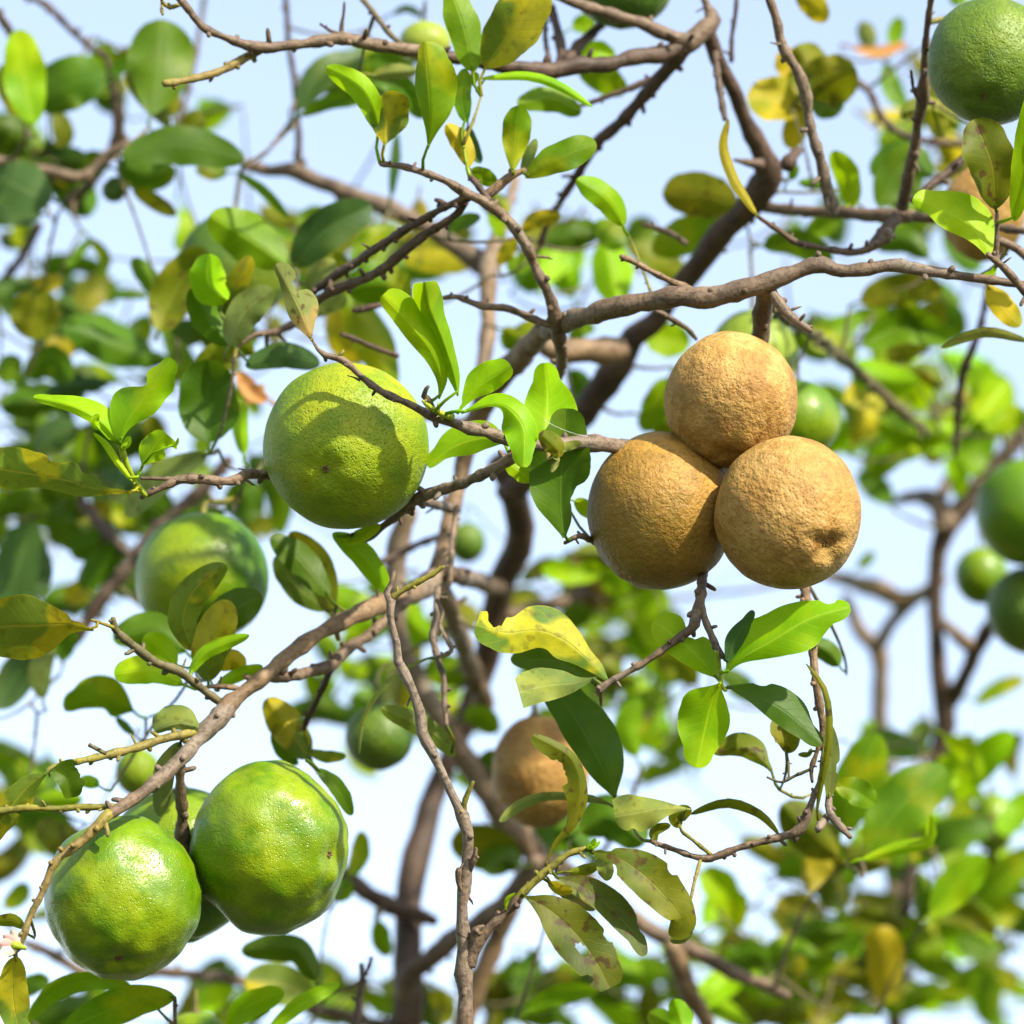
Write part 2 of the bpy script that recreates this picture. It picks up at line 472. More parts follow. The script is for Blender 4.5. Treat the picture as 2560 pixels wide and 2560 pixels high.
def make_branch(name, tree, mat, pts, nubs=1.0, spacing=None, kink=0.0, sides=None):
    """pts: list of (Vector, radius)"""
    pts = [(p, r * 0.88) for p, r in pts]
    rmax = max(r for _, r in pts)
    spacing = spacing or max(0.0016, rmax * 0.7)
    path = catmull(pts, spacing)
    total = sum((path[i + 1][0] - path[i][0]).length for i in range(len(path) - 1))
    seed = rng.uniform(0, 50)
    # swellings at the nodes, a slight zigzag between them
    step = max(0.0065, rmax * 3.6)
    nodes = []
    a = rng.uniform(0.2, 0.9) * step
    while a < total - 0.002:
        nodes.append(a)
        a += step * rng.uniform(0.6, 1.5)
    arc = 0
    out = []
    for i, (p, r) in enumerate(path):
        if i:
            arc += (p - path[i - 1][0]).length
        sw = 0.0
        for nd in nodes:
            u = (arc - nd) / (r * 1.3 + 0.0006)
            if abs(u) < 3:
                sw += 0.24 * math.exp(-u * u)
        jit = Vector((noise.noise(Vector((arc * 70, seed, 0))), noise.noise(Vector((arc * 70, seed, 9))), noise.noise(Vector((arc * 70, seed, 20))))) * (r * 0.30 + kink)
        out.append((p + jit, r * (1 + sw * nubs) * (1 + 0.10 * noise.noise(Vector((arc * 160, seed, 4))))))
    verts, faces, uvs = [], [], []
    tube_into(verts, faces, uvs, out, sides or (12 if rmax > 0.003 else 9), 0.16, seed)
    # buds, spurs and short thorns on the nodes
    arc = 0
    ni = 0
    for i in range(1, len(out)):
        arc += (path[i][0] - path[i - 1][0]).length
        if ni < len(nodes) and arc >= nodes[ni]:
            ni += 1
            if rng.random() > 0.8 * nubs:
                continue
            p, r = out[i]
            tan = (out[i][0] - out[i - 1][0]).normalized()
            sd = tan.orthogonal().normalized()
            sd.rotate(Matrix.Rotation(rng.uniform(0, 6.283), 3, tan))
            dirv = (sd + tan * rng.uniform(-0.2, 0.9)).normalized()
            kind = rng.random()
            rr = min(r, 0.0024)
            if kind < 0.62:
                ln, r0, r1 = rr * rng.uniform(0.5, 1.1), rr * 0.62, rr * 0.34
            elif kind < 0.92:
                ln, r0, r1 = rr * rng.uniform(1.2, 2.4), rr * 0.5, rr * 0.30
            else:
                ln, r0, r1 = rr * rng.uniform(2.0, 3.4), rr * 0.32, rr * 0.05
            q0 = p + dirv * r * 0.6
            tube_into(verts, faces, uvs, [(q0, r0), (q0 + dirv * (r * 0.4 + ln * 0.6) + sd * ln * 0.1, r0 * 0.7 + r1 * 0.3), (q0 + dirv * (r * 0.4 + ln), r1)], 6, 0.2, seed)
    org = out[0][0].copy()
    me = mesh_from(name, verts, faces, uvs, org)
    o = link(name, me, TREES[tree], org, BM[mat])
    for p, r in path:
        SAMPLES[tree].append((p, r, o))
    return o

def parse(tile, s, d0, d1):
    raw = [[float(q) for q in w.split(',')] for w in s.split()]
    acc = [0.0]
    for a, b in zip(raw, raw[1:]):
        acc.append(acc[-1] + math.hypot(b[0] - a[0], b[1] - a[1]))
    out = []
    for w, a in zip(raw, acc):
        d = d0 + (d1 - d0) * a / acc[-1]
        if len(w) > 3:
            d = w[3]
        out.append((P(tile, w[0], w[1], d), px2m(tile, w[2], d)))
    return out

def BR(name, tree, mat, tile, d0, d1, s, nubs=1.0, extra=None, kink=0.0):
    pts = parse(tile, s, d0, d1)
    if extra:
        pts = pts + extra
    return make_branch(name, tree, mat, pts, nubs, kink=kink)

# --- trunk and limbs of the near tree (soft, behind the plane of focus)
tb = TREES[1].location
trunk_pts = parse('H', '870,-780,75,0.30 960,-560,78,0.32 950,-370,76,0.34 890,-210,75,0.35 840,-30,72,0.36 800,150,70,0.37 750,330,66,0.38 680,520,62,0.38 570,780,64,0.38 500,1000,70,0.37 440,1250,76,0.36 425,1500,80,0.35 425,1932,84,0.34 420,2400,90,0.34', .3, .3)
trunk_pts += [(Vector((tb.x + 0.03, tb.y + 0.02, 1.6)), 0.021), (Vector((tb.x - 0.02, tb.y + 0.01, 1.1)), 0.030), (Vector((tb.x + 0.01, tb.y, 0.5)), 0.038), (Vector((tb.x, tb.y, 0.08)), 0.047), (Vector((tb.x, tb.y, -0.05)), 0.062)]
make_branch('trunk', 1, 'd', trunk_pts, 0.3, 0.012)
BR('limb', 1, 'd', 'B', .14, .30, '1868,130,42 1918,280,40 1988,420,38 2048,560,40 2108,700,52 2165,800,70 2148,900,76 2088,980,72 2008,1060,66 1918,1150,62 1818,1290,60 1738,1390,58 1600,1560,58 1490,1670,64 1420,1790,80 1340,1900,78 1240,2040,64 1120,2180,60 990,2310,66 900,2400,72', 0.5)
BR('limb', 1, 't', 'E', .12, .30, '1090,40,50,0.10 1000,140,60,0.14 900,260,62,0.17 780,430,58,0.19 710,620,46,0.20 670,800,42,0.20 630,960,46,0.19 600,1100,50,0.18 575,1250,55,0.17 640,1420,48,0.22 700,1600,50,0.28 760,1760,52,0.33 800,1860,55,0.36', 0.5)
BR('limb', 1, 't', 'H', .28, .34, '430,-560,48 385,-410,56 362,-260,60 370,-60,55 400,120,54 510,340,56 650,560,62 760,750,64 880,910,70 1000,1045,76 1060,1110,66 1020,1200,60 950,1300,58 870,1480,54 780,1700,52 700,1900,50 600,2150,56 440,2420,60', 0.5)
BR('limb', 1, 'b', 'H', .30, .34, '1050,1130,46 890,1350,50 720,1470,50 560,1590,52 430,1700,54 420,1800,60', 0.5)
BR('branch', 1, 'b', 'H', .31, .28, '1060,1120,46 1200,1200,42 1380,1310,42 1580,1460,42 1700,1530,44 1850,1600,40 2000,1680,36 2160,1750,30 2260,1800,26', 0.7)
BR('branch', 1, 't', 'I', .28, .32, '230,1545,44 270,1660,52 320,1790,44 400,1932,42 450,2100,40', 0.7)
BR('branch', 1, 'd', 'H', .34, .34, '80,1190,44 280,1330,46 430,1390,42 560,1440,30', 0.6)
BR('branch', 1, 'b', 'B', .30, .28, '-365,790,28 -245,825,32 -105,832,44 55,900,40 205,960,42 335,1005,50 480,1080,42 600,1150,46 740,1250,60 812,1300,56', 0.6)
BR('limb', 1, 't', 'B', .28, .22, '945,860,22 900,1020,30 850,1180,44 820,1300,52 815,1450,42 808,1600,44 792,1750,42 770,1950,44 730,2120,42', 0.4)
BR('branch', 1, 'd', 'A', .28, .30, '1375,-60,14 1395,200,15 1430,450,16 1440,620,16 1440,800,22')
BR('branch', 1, 'b', 'E', .16, .36, '640,1225,42 760,1260,44 870,1300,46', 0.4)
BR('branch', 1, 'b', 'E', .36, .45, '900,1430,36 1080,1380,34 1250,1330,34 1450,1260,30 1640,1200,26', 0.5)
BR('branch', 1, 'd', 'D', .30, .30, '1110,670,28 980,820,30 850,930,34 720,1060,34 600,1210,34 500,1330,34 430,1440,34 350,1560,32')
BR('branch', 1, 'd', 'D', .32, .30, '390,880,26 470,970,26 560,1070,24 640,1150,20')
BR('branch', 1, 'd', 'A', .30, .34, '110,-30,16 230,30,18 330,130,17 440,230,17 520,300,16 560,560,20 540,720,26 460,860,26 330,980,28')
BR('branch', 1, 'b', 'A', .26, .30, '-40,40,20 30,120,22 60,200,16')
BR('branch', 1, 'd', 'A', .34, .36, '190,1080,18 150,1160,20 80,1280,20 -30,1410,22')
BR('branch', 1, 'b', 'A', .28, .3, '-60,760,26 80,800,28 250,830,28 400,850,26 560,720,30 660,690,20')
BR('branch', 1, 'o', 'A', .36, .36, '990,-30,12 960,180,13 930,330,14 880,540,14 850,620,12')
BR('twig', 1, 'd', 'E', .24, .26, '290,1170,18 420,1110,18 560,1050,18 640,1010,16')
BR('branch', 1, 'b', 'G', .34, .36, '120,1540,22 280,1610,26 420,1690,28 600,1700,26 760,1680,26 900,1690,26 1100,1710,28 1300,1770,28 1500,1850,28 1720,1910,30 1900,1960,34')
BR('twig', 1, 'd', 'H', .14, .16, '130,2250,24 170,1990,20 190,1800,17 202,1720,16 196,1640,13')
BR('twig', 1, 'd', 'H', .15, .14, '204,1715,11 232,1660,11 250,1610,9')

BR('limb', 1, 't', 'B', .20, .22, '1060,1640,50 1150,1690,60 1260,1702,64 1380,1690,68 1470,1690,70', 0.3)
# --- upper branches
BR('branch', 1, 'b', 'A', .05, .09, '845,-20,16 880,10,20 920,60,19 985,135,21 1100,185,19 1250,228,30 1400,215,25 1650,190,31 1800,212,31 1932,235,30 2145,268,30 2200,278,30')
BR('branch', 1, 'd', 'A', .088, .13, '2130,265,30 2300,295,30 2450,322,32 2695,336,45 2850,315,38 3050,285,38 3230,250,44 3300,220,42')
BR('branch', 1, 'g', 'A', .07, .05, '1260,238,24 1150,300,20 1050,348,20 950,377,18 860,395,18 790,405,20', 1.1)
BR('twig', 1, 'g', 'A', .055, .05, '875,20,12 820,35,12 785,10,10 775,-30,8', 1.3)
BR('twig', 1, 'g', 'A', .06, .05, '785,10,9 780,45,9 785,70,8', 1.3)
BR('twig', 1, 'd', 'A', .09, .09, '1648,180,16 1650,120,10 1660,60,8 1663,10,6')
BR('twig', 1, 'd', 'A', .09, .09, '1645,160,9 1600,150,8 1545,115,7')
BR('twig', 1, 'o', 'B', .12, .10, '195,-20,14 280,90,15 340,165,15 395,215,14')
BR('branch', 1, 'b', 'B', .11, .13, '1130,-20,18 1230,10,26 1320,45,29 1450,82,30 1560,115,30 1680,170,34 1790,205,44')
BR('branch', 1, 'b', 'B', .13, .14, '1720,250,40 1780,205,48 1850,145,50 1892,95,46 1870,30,20 1850,-30,18', 0.5)
BR('branch', 1, 'd', 'B', .13, .20, '1770,215,44 1735,265,42 1680,340,38 1550,480,31 1420,620,30 1340,690,28 1240,850,22 1150,990,19 1100,1070,18 1060,1200,17')
BR('twig', 1, 'd', 'B', .15, .15, '1640,375,20 1570,395,17 1500,425,15 1400,462,14 1290,500,12 1200,520,8')
BR('branch', 1, 'd', 'B', .15, .17, '1165,330,40 1170,270,30 1150,170,24 1120,60,22 1110,20,20')
BR('branch', 1, 'd', 'B', .15, .18, '1190,300,34 1240,230,28 1330,140,24 1400,80,20')
BR('twig', 1, 'd', 'B', .15, .18, '1110,300,14 1090,200,13 1085,60,12')
BR('twig', 1, 'd', 'C', .16, .16, '520,300,14 522,180,12 540,60,12 545,-40,11')
BR('branch', 1, 'd', 'C', .13, .12, '440,250,20 455,400,17 475,500,17 490,580,15')
BR('branch', 1, 'b', 'C', .07, .10, '690,-40,20 735,90,22 758,210,27 830,330,26 870,440,31 890,550,24 918,680,26 960,820,28 1000,980,33 1015,1035,28')
BR('twig', 1, 'b', 'C', .075, .075, '755,215,12 730,210,6 705,205,2', 0)
BR('branch', 1, 'b', 'C', .07, .13, '1490,-40,16 1462,150,18 1452,300,20 1442,470,31 1425,580,25 1400,720,27 1370,870,31 1345,1010,36')
BR('twig', 1, 'd', 'C', .08, .08, '1432,490,12 1400,440,9 1385,340,7')
BR('branch', 1, 'd', 'C', .14, .17, '790,790,40 830,740,24 852,725,16')
BR('twig', 1, 'd', 'C', .16, .15, '660,800,40 590,785,20 530,772,7', 0)
BR('branch', 1, 'b', 'C', .20, .10, '610,960,34 680,1000,30 800,1015,28 1000,1026,30 1200,1036,32 1330,1042,38 1450,1050,25 1600,1060,22 1760,1090,20 1950,1120,20')
BR('branch', 1, 'd', 'C', .11, .08, '1320,1050,32 1250,1125,30 1180,1200,22 1080,1215,18 950,1195,16 840,1175,18 760,1120,14 680,1070,13 645,1045,10', 1.2)
BR('twig', 1, 'b', 'C', .10, .09, '1120,1220,14 1200,1195,18 1270,1160,18 1275,1110,20', 1.2)
BR('branch', 1, 'd', 'C', .12, .14, '1390,970,18 1500,880,22 1600,800,22 1680,720,20 1760,640,18')
BR('twig', 1, 'd', 'C', .3, .3, '1120,390,18 1190,450,20 1240,560,20 1330,640,18 1450,680,18 1640,700,16')

# --- the branch that carries the brown cluster
BR('branch', 1, 'b', 'B', .10, .0, '1090,1600,44,0.10 1170,1562,46,0.075 1300,1520,48,0.055 1450,1480,50,0.045 1700,1440,52,0.035 1800,1438,48,0.032 1932,1422,50,0.03 2068,1390,50,0.03 2168,1362,48,0.03 2248,1332,44,0.03 2328,1305,40,0.03 2418,1278,42,0.03 2518,1305,36,0.03 2648,1302,33,0.03 2768,1280,33,0.03 2888,1300,30,0.03 3028,1325,26,0.03 3168,1342,24,0.03 3318,1362,22,0.03 3420,1378,22,0.03 3560,1400,20,0.03')
BR('twig', 1, 't', 'B', .05, .045, '1820,1430,30 1770,1395,22 1720,1370,18 1640,1330,16 1530,1272,14 1452,1240,14', 1.2)
BR('fruit_spur', 1, 'b', 'C', .03, .05, '700,1365,46,0.03 680,1440,48,0.04 668,1520,46,0.05 650,1640,44,0.058 620,1800,42,0.062 560,2000,44,0.062 490,2200,46,0.06 470,2330,40,0.052', 0.8)
BR('twig', 1, 'b', 'C', .03, .025, '715,1410,25 770,1488,22 830,1545,19 905,1602,13', 1.2)
BR('twig', 1, 'b', 'C', .07, .08, '150,1500,18 190,1520,14 260,1560,14 310,1590,12 350,1640,10')
BR('twig', 1, 'd', 'B', .16, .16, '1770,1180,14 1700,1130,14 1620,1100,13 1550,1085,10')
BR('twig', 1, 'b', 'C', .03, .02, '2010,1480,22 1932,1400,22 1835,1292,18 1755,1225,15')
BR('twig', 1, 'b', 'C', .03, .03, '1800,1290,13 1802,1130,12 1803,1020,10')
BR('twig', 1, 'b', 'C', .07, .07, '1800,1150,20 1900,1200,20 2000,1290,20')
BR('branch', 1, 'o', 'F', .05, .36, '690,-110,20,0.06 780,0,20,0.12 900,60,22,0.2 1050,180,24,0.28 1200,310,24,0.32 1350,450,24,0.35 1470,560,22,0.36')
BR('branch', 1, 'd', 'C', .26, .3, '1755,1380,13 1725,1560,17 1680,1700,20 1640,1800,21 1612,1990,18 1600,2200,14')

# --- the twig across the yellow-green fruit
BR('branch', 1, 'b', 'E', .0, .0, '-40,94,6,0.0 -10,140,11,0.0 25,168,15,0.0 110,195,18,0.0 200,275,17,-0.002 300,345,18,-0.002 420,400,20,-0.002 520,450,23,0.0 620,490,25,0.002 720,520,30,0.004 800,540,30,0.006 890,575,32,0.008 1060,605,30,0.01 1200,600,34,0.012 1300,592,38,0.015 1440,615,42,0.025 1560,650,44,0.045 1700,710,46,0.06 1880,780,46,0.06 1945,830,44,0.055', 1.3)
BR('twig', 1, 'g', 'E', .0, .0, '85,185,14 105,160,11 112,145,7', 1.0)
BR('twig', 1, 'o', 'E', -.002, -.01, '190,290,9 165,278,5 130,268,2', 0)
BR('twig', 1, 'o', 'E', -.002, -.012, '560,460,12 530,395,14 505,370,16 515,335,12 525,320,8', 1.5)
BR('twig', 1, 'y', 'E', .0, -.01, '640,470,24 600,455,18 550,430,15 510,405,12 495,390,8', 0.2)
BR('twig', 1, 'y', 'E', .0, -.01, '575,405,9 565,435,12 555,440,12', 0)
BR('branch', 1, 'b', 'E', .01, .06, '1030,610,28,0.014 930,668,28,0.016 800,740,26,0.02 650,800,27,0.03 480,860,29,0.04 380,930,24,0.05 310,990,20,0.055 220,1060,16,0.055 150,1040,16,0.052', 1.0)
BR('branch', 1, 'b', 'D', .012, .085, '680,858,13,0.012 720,835,14,0.012 800,800,17,0.012 860,775,23,0.014 950,765,25,0.016 1100,775,21,0.02 1200,745,25,0.03 1290,752,22,0.045 1450,780,24,0.075 1650,830,26,0.082 1850,900,26,0.075 1990,905,26,0.045', 1.3)
BR('twig', 1, 'b', 'D', .013, .012, '850,770,13 760,766,10 680,765,8')
BR('twig', 1, 'b', 'D', .03, .03, '1215,735,14 1185,728,7 1150,716,2', 0)
BR('twig', 1, 'b', 'E', .05, .12, '480,868,22,0.045 560,892,24,0.09 660,920,26,0.17', 0.5)
BR('twig', 1, 'b', 'E', .0, .05, '1180,1078,10,0.02 1250,1045,13,0.02 1310,1062,16,0.03 1400,1100,18,0.07 1560,1050,20,0.085 1750,960,20,0.075 1900,900,20,0.06')
BR('shoot', 1, 'y', 'D', .012, .0, '705,848,17 680,820,16 650,780,15 610,700,16 590,640,20 580,595,15', 0.3)
BR('shoot', 1, 'y', 'D', .012, .0, '650,790,8 665,750,9 690,700,7', 0)

# --- the branch of the two glossy green fruit
BR('branch', 1, 't', 'G', .17, -.03, '2115,-210,54,0.17 1945,-130,48,0.13 1800,-80,46,0.10 1646,-10,40,0.08 1545,45,38,0.07 1400,150,37,0.06 1280,255,37,0.05 1180,330,40,0.045 1090,400,43,0.04 1040,470,40,0.035', 1.2)
BR('branch', 1, 'b', 'G', .04, -.01, '1110,385,42,0.041 1040,470,44,0.035 960,550,39,0.03 880,650,36,0.02 780,740,34,0.01 700,810,31,0.0 600,870,29,-0.008 500,940,25,-0.014', 1.2)
BR('branch', 1, 'g', 'G', -.01, -.03, '530,915,26,-0.012 500,940,26,-0.014 400,1040,23,-0.018 300,1120,21,-0.022 250,1180,20,-0.024 200,1300,16,-0.026 150,1400,15,-0.028 120,1490,18,-0.03 90,1560,16,-0.03 40,1600,11,-0.03', 1.2)
BR('fruit_spur', 1, 'b', 'G', .018, .045, '868,650,28,0.02 870,760,24,0.025 875,850,26,0.03 880,950,30,0.036 888,1050,36,0.04 895,1150,34,0.042', 1.4)
BR('twig', 1, 'o', 'G', .04, .01, '1060,375,22 960,300,20 860,230,22 760,185,21 690,140,21 600,70,21 552,20,18 545,-30,13', 1.2)
BR('twig', 1, 'g', 'G', .01, .0, '550,18,12 490,-5,9 440,-20,7', 0.3)
BR('twig', 1, 'g', 'G', .03, .0, '940,520,22 800,555,20 650,600,20 520,630,19 400,660,16 260,690,14 225,715,10', 1.4)
BR('twig', 1, 'o', 'G', .0, -.005, '510,625,12 470,605,10 430,585,12', 1.4)
BR('twig', 1, 'g', 'G', -.008, -.01, '560,880,16 400,885,17 300,890,16 120,890,16 0,905,18 -80,915,18', 1.2)
BR('branch', 1, 'b', 'G', .055, .12, '1300,258,26 1400,250,26 1560,215,28 1610,195,28 1700,110,27 1800,40,26 1900,-60,26 1990,-130,26', 1.1)
BR('twig', 1, 'd', 'G', .09, .12, '1605,205,17 1550,330,15 1490,450,16 1440,560,12 1380,630,9')
BR('twig', 1, 't', 'G', .045, .045, '1150,310,14 1060,300,14 1000,305,10')
BR('twig', 1, 'g', 'G', .045, .04, '1100,440,14 1085,480,14 1040,510,12')

# --- the sharp upright twig in front, down to the trunk
lowtrunk = Vector((tb.x + 0.03, tb.y + 0.02, 1.66))
BR('branch', 1, 'b', 'H', -.005, -.005, '358,-255,12 345,-198,15 322,-150,19 345,-108,20 338,-50,20 345,0,20 370,90,21 380,180,27 410,240,23 450,330,25 480,420,31 490,520,33 540,620,25 600,740,25 640,830,25 690,930,29 715,1010,33 715,1120,31 705,1230,31 690,1350,31 690,1500,33 690,1640,37 700,1800,39 700,1990,42',
   1.4, extra=[(P('H', 690, 2500, 0.02), 0.0040), (P('H', 640, 3400, 0.12), 0.0046), (lowtrunk + (P('H', 640, 3400, 0.12) - lowtrunk) * 0.45 + Vector((0, 0, -0.06)), 0.0056), (lowtrunk, 0.007)])
BR('twig', 1, 'g', 'H', -.005, -.008, '345,-125,14 410,-168,14 480,-208,14 540,-238,13 600,-278,10', 1.6)
BR('twig', 1, 'b', 'H', -.005, -.008, '720,1650,30 760,1550,28 820,1470,26 890,1400,23 960,1320,21', 1.3)
BR('twig', 1, 'g', 'H', -.008, -.008, '950,1332,22 1040,1240,19 1120,1170,18 1200,1110,17 1285,1085,17', 1.0)
BR('twig', 1, 'g', 'H', -.005, -.008, '696,930,15 700,850,15 740,760,10', 0.6)
BR('twig', 1, 'b', 'H', -.005, -.01, '728,1600,18 740,1540,18 755,1480,19 790,1460,9', 1.8)
BR('twig', 1, 'b', 'H', -.006, -.01, '690,1300,14 668,1240,15 672,1180,13', 1.6)
BR('twig', 1, 'b', 'H', -.006, -.01, '722,1190,16 745,1120,13 752,1080,9', 1.6)
BR('twig', 1, 'b', 'E', .09, .05, '570,1290,18 562,1360,14 560,1450,16 545,1530,16 572,1650,16 595,1720,14 602,1860,15 612,1960,12', 1.5)
BR('twig', 1, 'b', 'E', .07, .06, '562,1350,11 592,1420,11 580,1480,12 622,1560,11 632,1600,12 560,1632,10', 1.5)
BR('twig', 1, 't', 'E', .12, .10, '660,900,14 640,1050,14 632,1200,14 625,1270,14 580,1330,12', 1.2)

# --- twigs under the brown cluster and at lower right
BR('branch', 1, 'b', 'F', .055, .0, '400,800,22,0.06 410,1000,22,0.07 390,1180,22,0.045 380,1240,22,0.02 365,1350,25,0.005 345,1450,27,0.0 330,1490,22,0.0 230,1560,18,0.0 120,1640,18,0.0 0,1710,16,0.0 -80,1755,18,0.0 -128,1795,22,0.0', 1.2)
BR('twig', 1, 'b', 'F', .003, -.004, '368,1370,18 400,1470,17 440,1560,18 480,1630,17', 1.3)
BR('shoot', 1, 'y', 'F', -.004, .0, '452,1600,10 462,1680,12 470,1760,13 490,1790,10', 0.2)
BR('branch', 1, 't', 'I', .05, .02, '760,-420,24,0.07 840,-280,22,0.07 890,-100,20,0.05 908,60,20,0.03 915,180,20,0.025 930,300,20,0.02 952,420,20,0.02 962,500,17,0.02 930,620,12,0.02 905,700,12,0.02 910,765,8,0.02', 1.2)
BR('branch', 1, 'b', 'I', .02, .02, '130,1050,10 220,1080,14 330,1120,15 420,1130,19 560,1080,17 700,1040,17 840,1000,23 890,900,20 920,820,15 950,740,12 962,640,11 962,520,12', 1.2)
BR('twig', 1, 'b', 'I', .02, .01, '985,770,9 990,850,15 992,900,17 1025,960,19 1095,1032,14', 1.8)
BR('twig', 1, 'b', 'I', .02, .01, '990,920,16 955,960,18 935,990,20', 1.8)
BR('twig', 1, 'b', 'I', .02, .02, '985,770,9 960,700,8 955,640,9')
BR('twig', 1, 'o', 'I', .02, .025, '903,700,9 830,732,8 760,765,8 690,740,6')
BR('twig', 1, 'o', 'I', .024, .03, '797,742,7 795,680,7 785,620,6', 0.5)
BR('twig', 1, 'g', 'I', .02, .015, '420,1115,13 340,1050,10 280,1000,9 268,970,7')
BR('twig', 1, 'd', 'I', .02, .02, '828,1005,18 832,1030,16 825,1050,12')

# --- the long twig at upper middle
BR('branch', 1, 'b', 'B', .05, .06, '290,790,13,0.045 400,805,16,0.045 520,838,18,0.045 620,880,20,0.045 700,930,24,0.05 800,980,27,0.05 880,1040,26,0.055 950,1120,26,0.055 1000,1190,28,0.055 1030,1270,25,0.06 1080,1370,25,0.06 1120,1480,28,0.065 1145,1570,36,0.07 1165,1680,29,0.08 1160,1790,24,0.1 1120,1900,20,0.14', 1.3)
BR('twig', 1, 'd', 'B', .05, .055, '820,975,18 770,905,16 725,850,14 710,810,10')
BR('branch', 1, 'd', 'B', .055, .10, '720,955,20 600,1002,18 480,1070,18 300,1180,20 180,1260,20 60,1340,20 -20,1400,18 -40,1440,16', 1.3)
BR('branch', 1, 'd', 'B', .06, .10, '705,975,18 640,1050,18 500,1140,21 350,1260,24 250,1330,22 100,1390,22 0,1440,21 -80,1500,18', 1.3)
BR('twig', 1, 't', 'B', .055, .055, '800,950,24 870,892,23 920,850,19 990,820,12')
BR('twig', 1, 'd', 'B', .07, .07, '620,1000,14 580,975,16 555,965,10', 1.3)
BR('twig', 1, 'y', 'B', .05, .05, '722,850,12 705,780,9 690,700,8', 0.3)
BR('twig', 1, 'b', 'B', .07, .07, '590,1440,10 660,1435,13 770,1475,19 900,1490,18 1000,1530,18 1120,1572,20', 1.0)
BR('twig', 1, 'd', 'B', .12, .12, '100,1610,12 180,1640,13 260,1675,12 380,1720,12')
BR('twig', 1, 'd', 'B', .13, .13, '160,1500,14 220,1490,16 300,1470,14')
BR('twig', 1, 'b', 'A', .11, .12, '1140,1680,9 1230,1620,15 1340,1600,20 1420,1560,20 1500,1500,18')

BR('twig', 1, 'b', 'I', .3, .09, '450,2100,18,0.31 400,2140,15,0.22 330,2080,12,0.12 300,2010,10,0.085')
BR('twig', 1, 'b', 'G', .3, .05, '1250,2200,20,0.30 1050,2160,17,0.20 900,2080,14,0.10 850,1940,11,0.06 846,1805,9,0.05')
BR('twig', 1, 'b', 'G', .3, .09, '1250,2200,20,0.30 1240,2110,16,0.18 1260,2030,13,0.11 1290,1965,10,0.09')
BR('twig', 1, 'b', 'G', .3, .09, '1240,2110,14,0.18 1160,2040,12,0.12 1112,1965,10,0.10')
# --- the neighbouring tree
tb2 = TREES[2].location
t2 = parse('F', '2080,390,42 1950,520,46 1850,640,48 1750,760,55 1650,890,64 1560,1000,66 1515,1120,48 1500,1300,44 1508,1500,44 1520,1700,46 1545,1850,60 1555,1960,58 1520,2080,46 1470,2250,42 1420,2480,42 1380,2700,42 1350,2900,42 1335,3200,44,0.55 1340,3700,50,0.62', .48, .52)
t2 += [(Vector((tb2.x + 0.02, tb2.y - 0.10, 1.5)), 0.018), (Vector((tb2.x + 0.01, tb2.y - 0.02, 0.8)), 0.028), (Vector((tb2.x, tb2.y, 0.08)), 0.042), (Vector((tb2.x, tb2.y, -0.05)), 0.055)]
make_branch('trunk', 2, 'd', t2, 0.4, 0.010)
BR('limb', 2, 'd', 'I', .46, .50, '1840,-60,40 1760,20,42 1690,150,40 1640,270,40 1570,380,46', 0.5)
BR('branch', 2, 't', 'F', .52, .46, '1500,1420,26 1560,1480,30 1660,1570,40', 0.5)
BR('limb', 2, 't', 'F', .60, .56, '960,1220,26 1100,1262,42 1250,1310,48 1380,1350,42 1500,1290,34 1540,1240,30', 0.6)
BR('limb', 2, 't', 'F', .60, .66, '1060,1330,28 1140,1500,36 1220,1590,50 1240,1700,42 1235,1870,46 1255,2040,40 1275,2200,36 1260,2450,40 1300,2750,40 1340,3000,36 1350,3300,34,0.6', 0.6)
BR('branch', 2, 't', 'F', .60, .58, '1220,1590,40 1300,1450,34 1400,1360,34', 0.6)
BR('limb', 2, 'b', 'F', .48, .52, '1560,1000,58 1510,880,54 1400,850,34 1290,885,20', 0.6)
BR('branch', 2, 'b', 'F', .50, .58, '1530,860,34 1580,740,22 1560,620,20 1500,520,18')
BR('branch', 2, 'o', 'I', .7, .8, '1470,1460,16 1340,1540,18 1200,1570,20 1100,1650,22 1000,1760,22 850,1890,24 750,2000,26')
BR('branch', 2, 'd', 'I', .6, .7, '690,1700,22 760,1560,22 830,1430,20 890,1300,18')
BR('branch', 2, 'd', 'I', .62, .7, '680,1740,26 730,1860,28 800,1990,30')
BR('branch', 2, 'b', 'I', .75, .8, '850,1880,26 1000,1840,26 1150,1830,26 1330,1840,26')
BR('branch', 2, 'o', 'I', .8, .9, '1130,1180,12 1110,1300,14 1060,1420,16 1000,1560,16')

# ------------------------------------------------------------------ leaves
CACHE = {1: np.zeros((0, 3)), 2: np.zeros((0, 3))}

def nearest(tree, p):
    a, s = CACHE[tree], SAMPLES[tree]
    if len(a) < len(s):
        a = CACHE[tree] = np.vstack([a, np.array([tuple(q[0]) for q in s[len(a):]])])
    dd = ((a - np.array(tuple(p))) ** 2).sum(1)
    i = int(dd.argmin())
    return s[i], math.sqrt(dd[i])

LEAVES = []

def leaf_shape(t, peak):
    b = 0.50
    a = b * peak / (1 - peak)
    f = (t ** a) * ((1 - t) ** b)
    tm = a / (a + b)
    return f / ((tm ** a) * ((1 - tm) ** b))

def interp(lst, t):
    x = t * (len(lst) - 1)
    i = min(int(x), len(lst) - 2)
    u = x - i
    if i == len(lst) - 2 and lst[-1] < lst[-2]:
        return lst[-1] + (lst[-2] - lst[-1]) * math.sqrt(max(0.0, 1 - u * u))
    p0, p1, p2, p3 = lst[max(i - 1, 0)], lst[i], lst[i + 1], lst[min(i + 2, len(lst) - 1)]
    return max(1.0, 0.5 * (2 * p1 + (p2 - p0) * u + (2 * p0 - 5 * p1 + 4 * p2 - p3) * u * u + (3 * p1 - p0 - 3 * p2 + p3) * u ** 3))

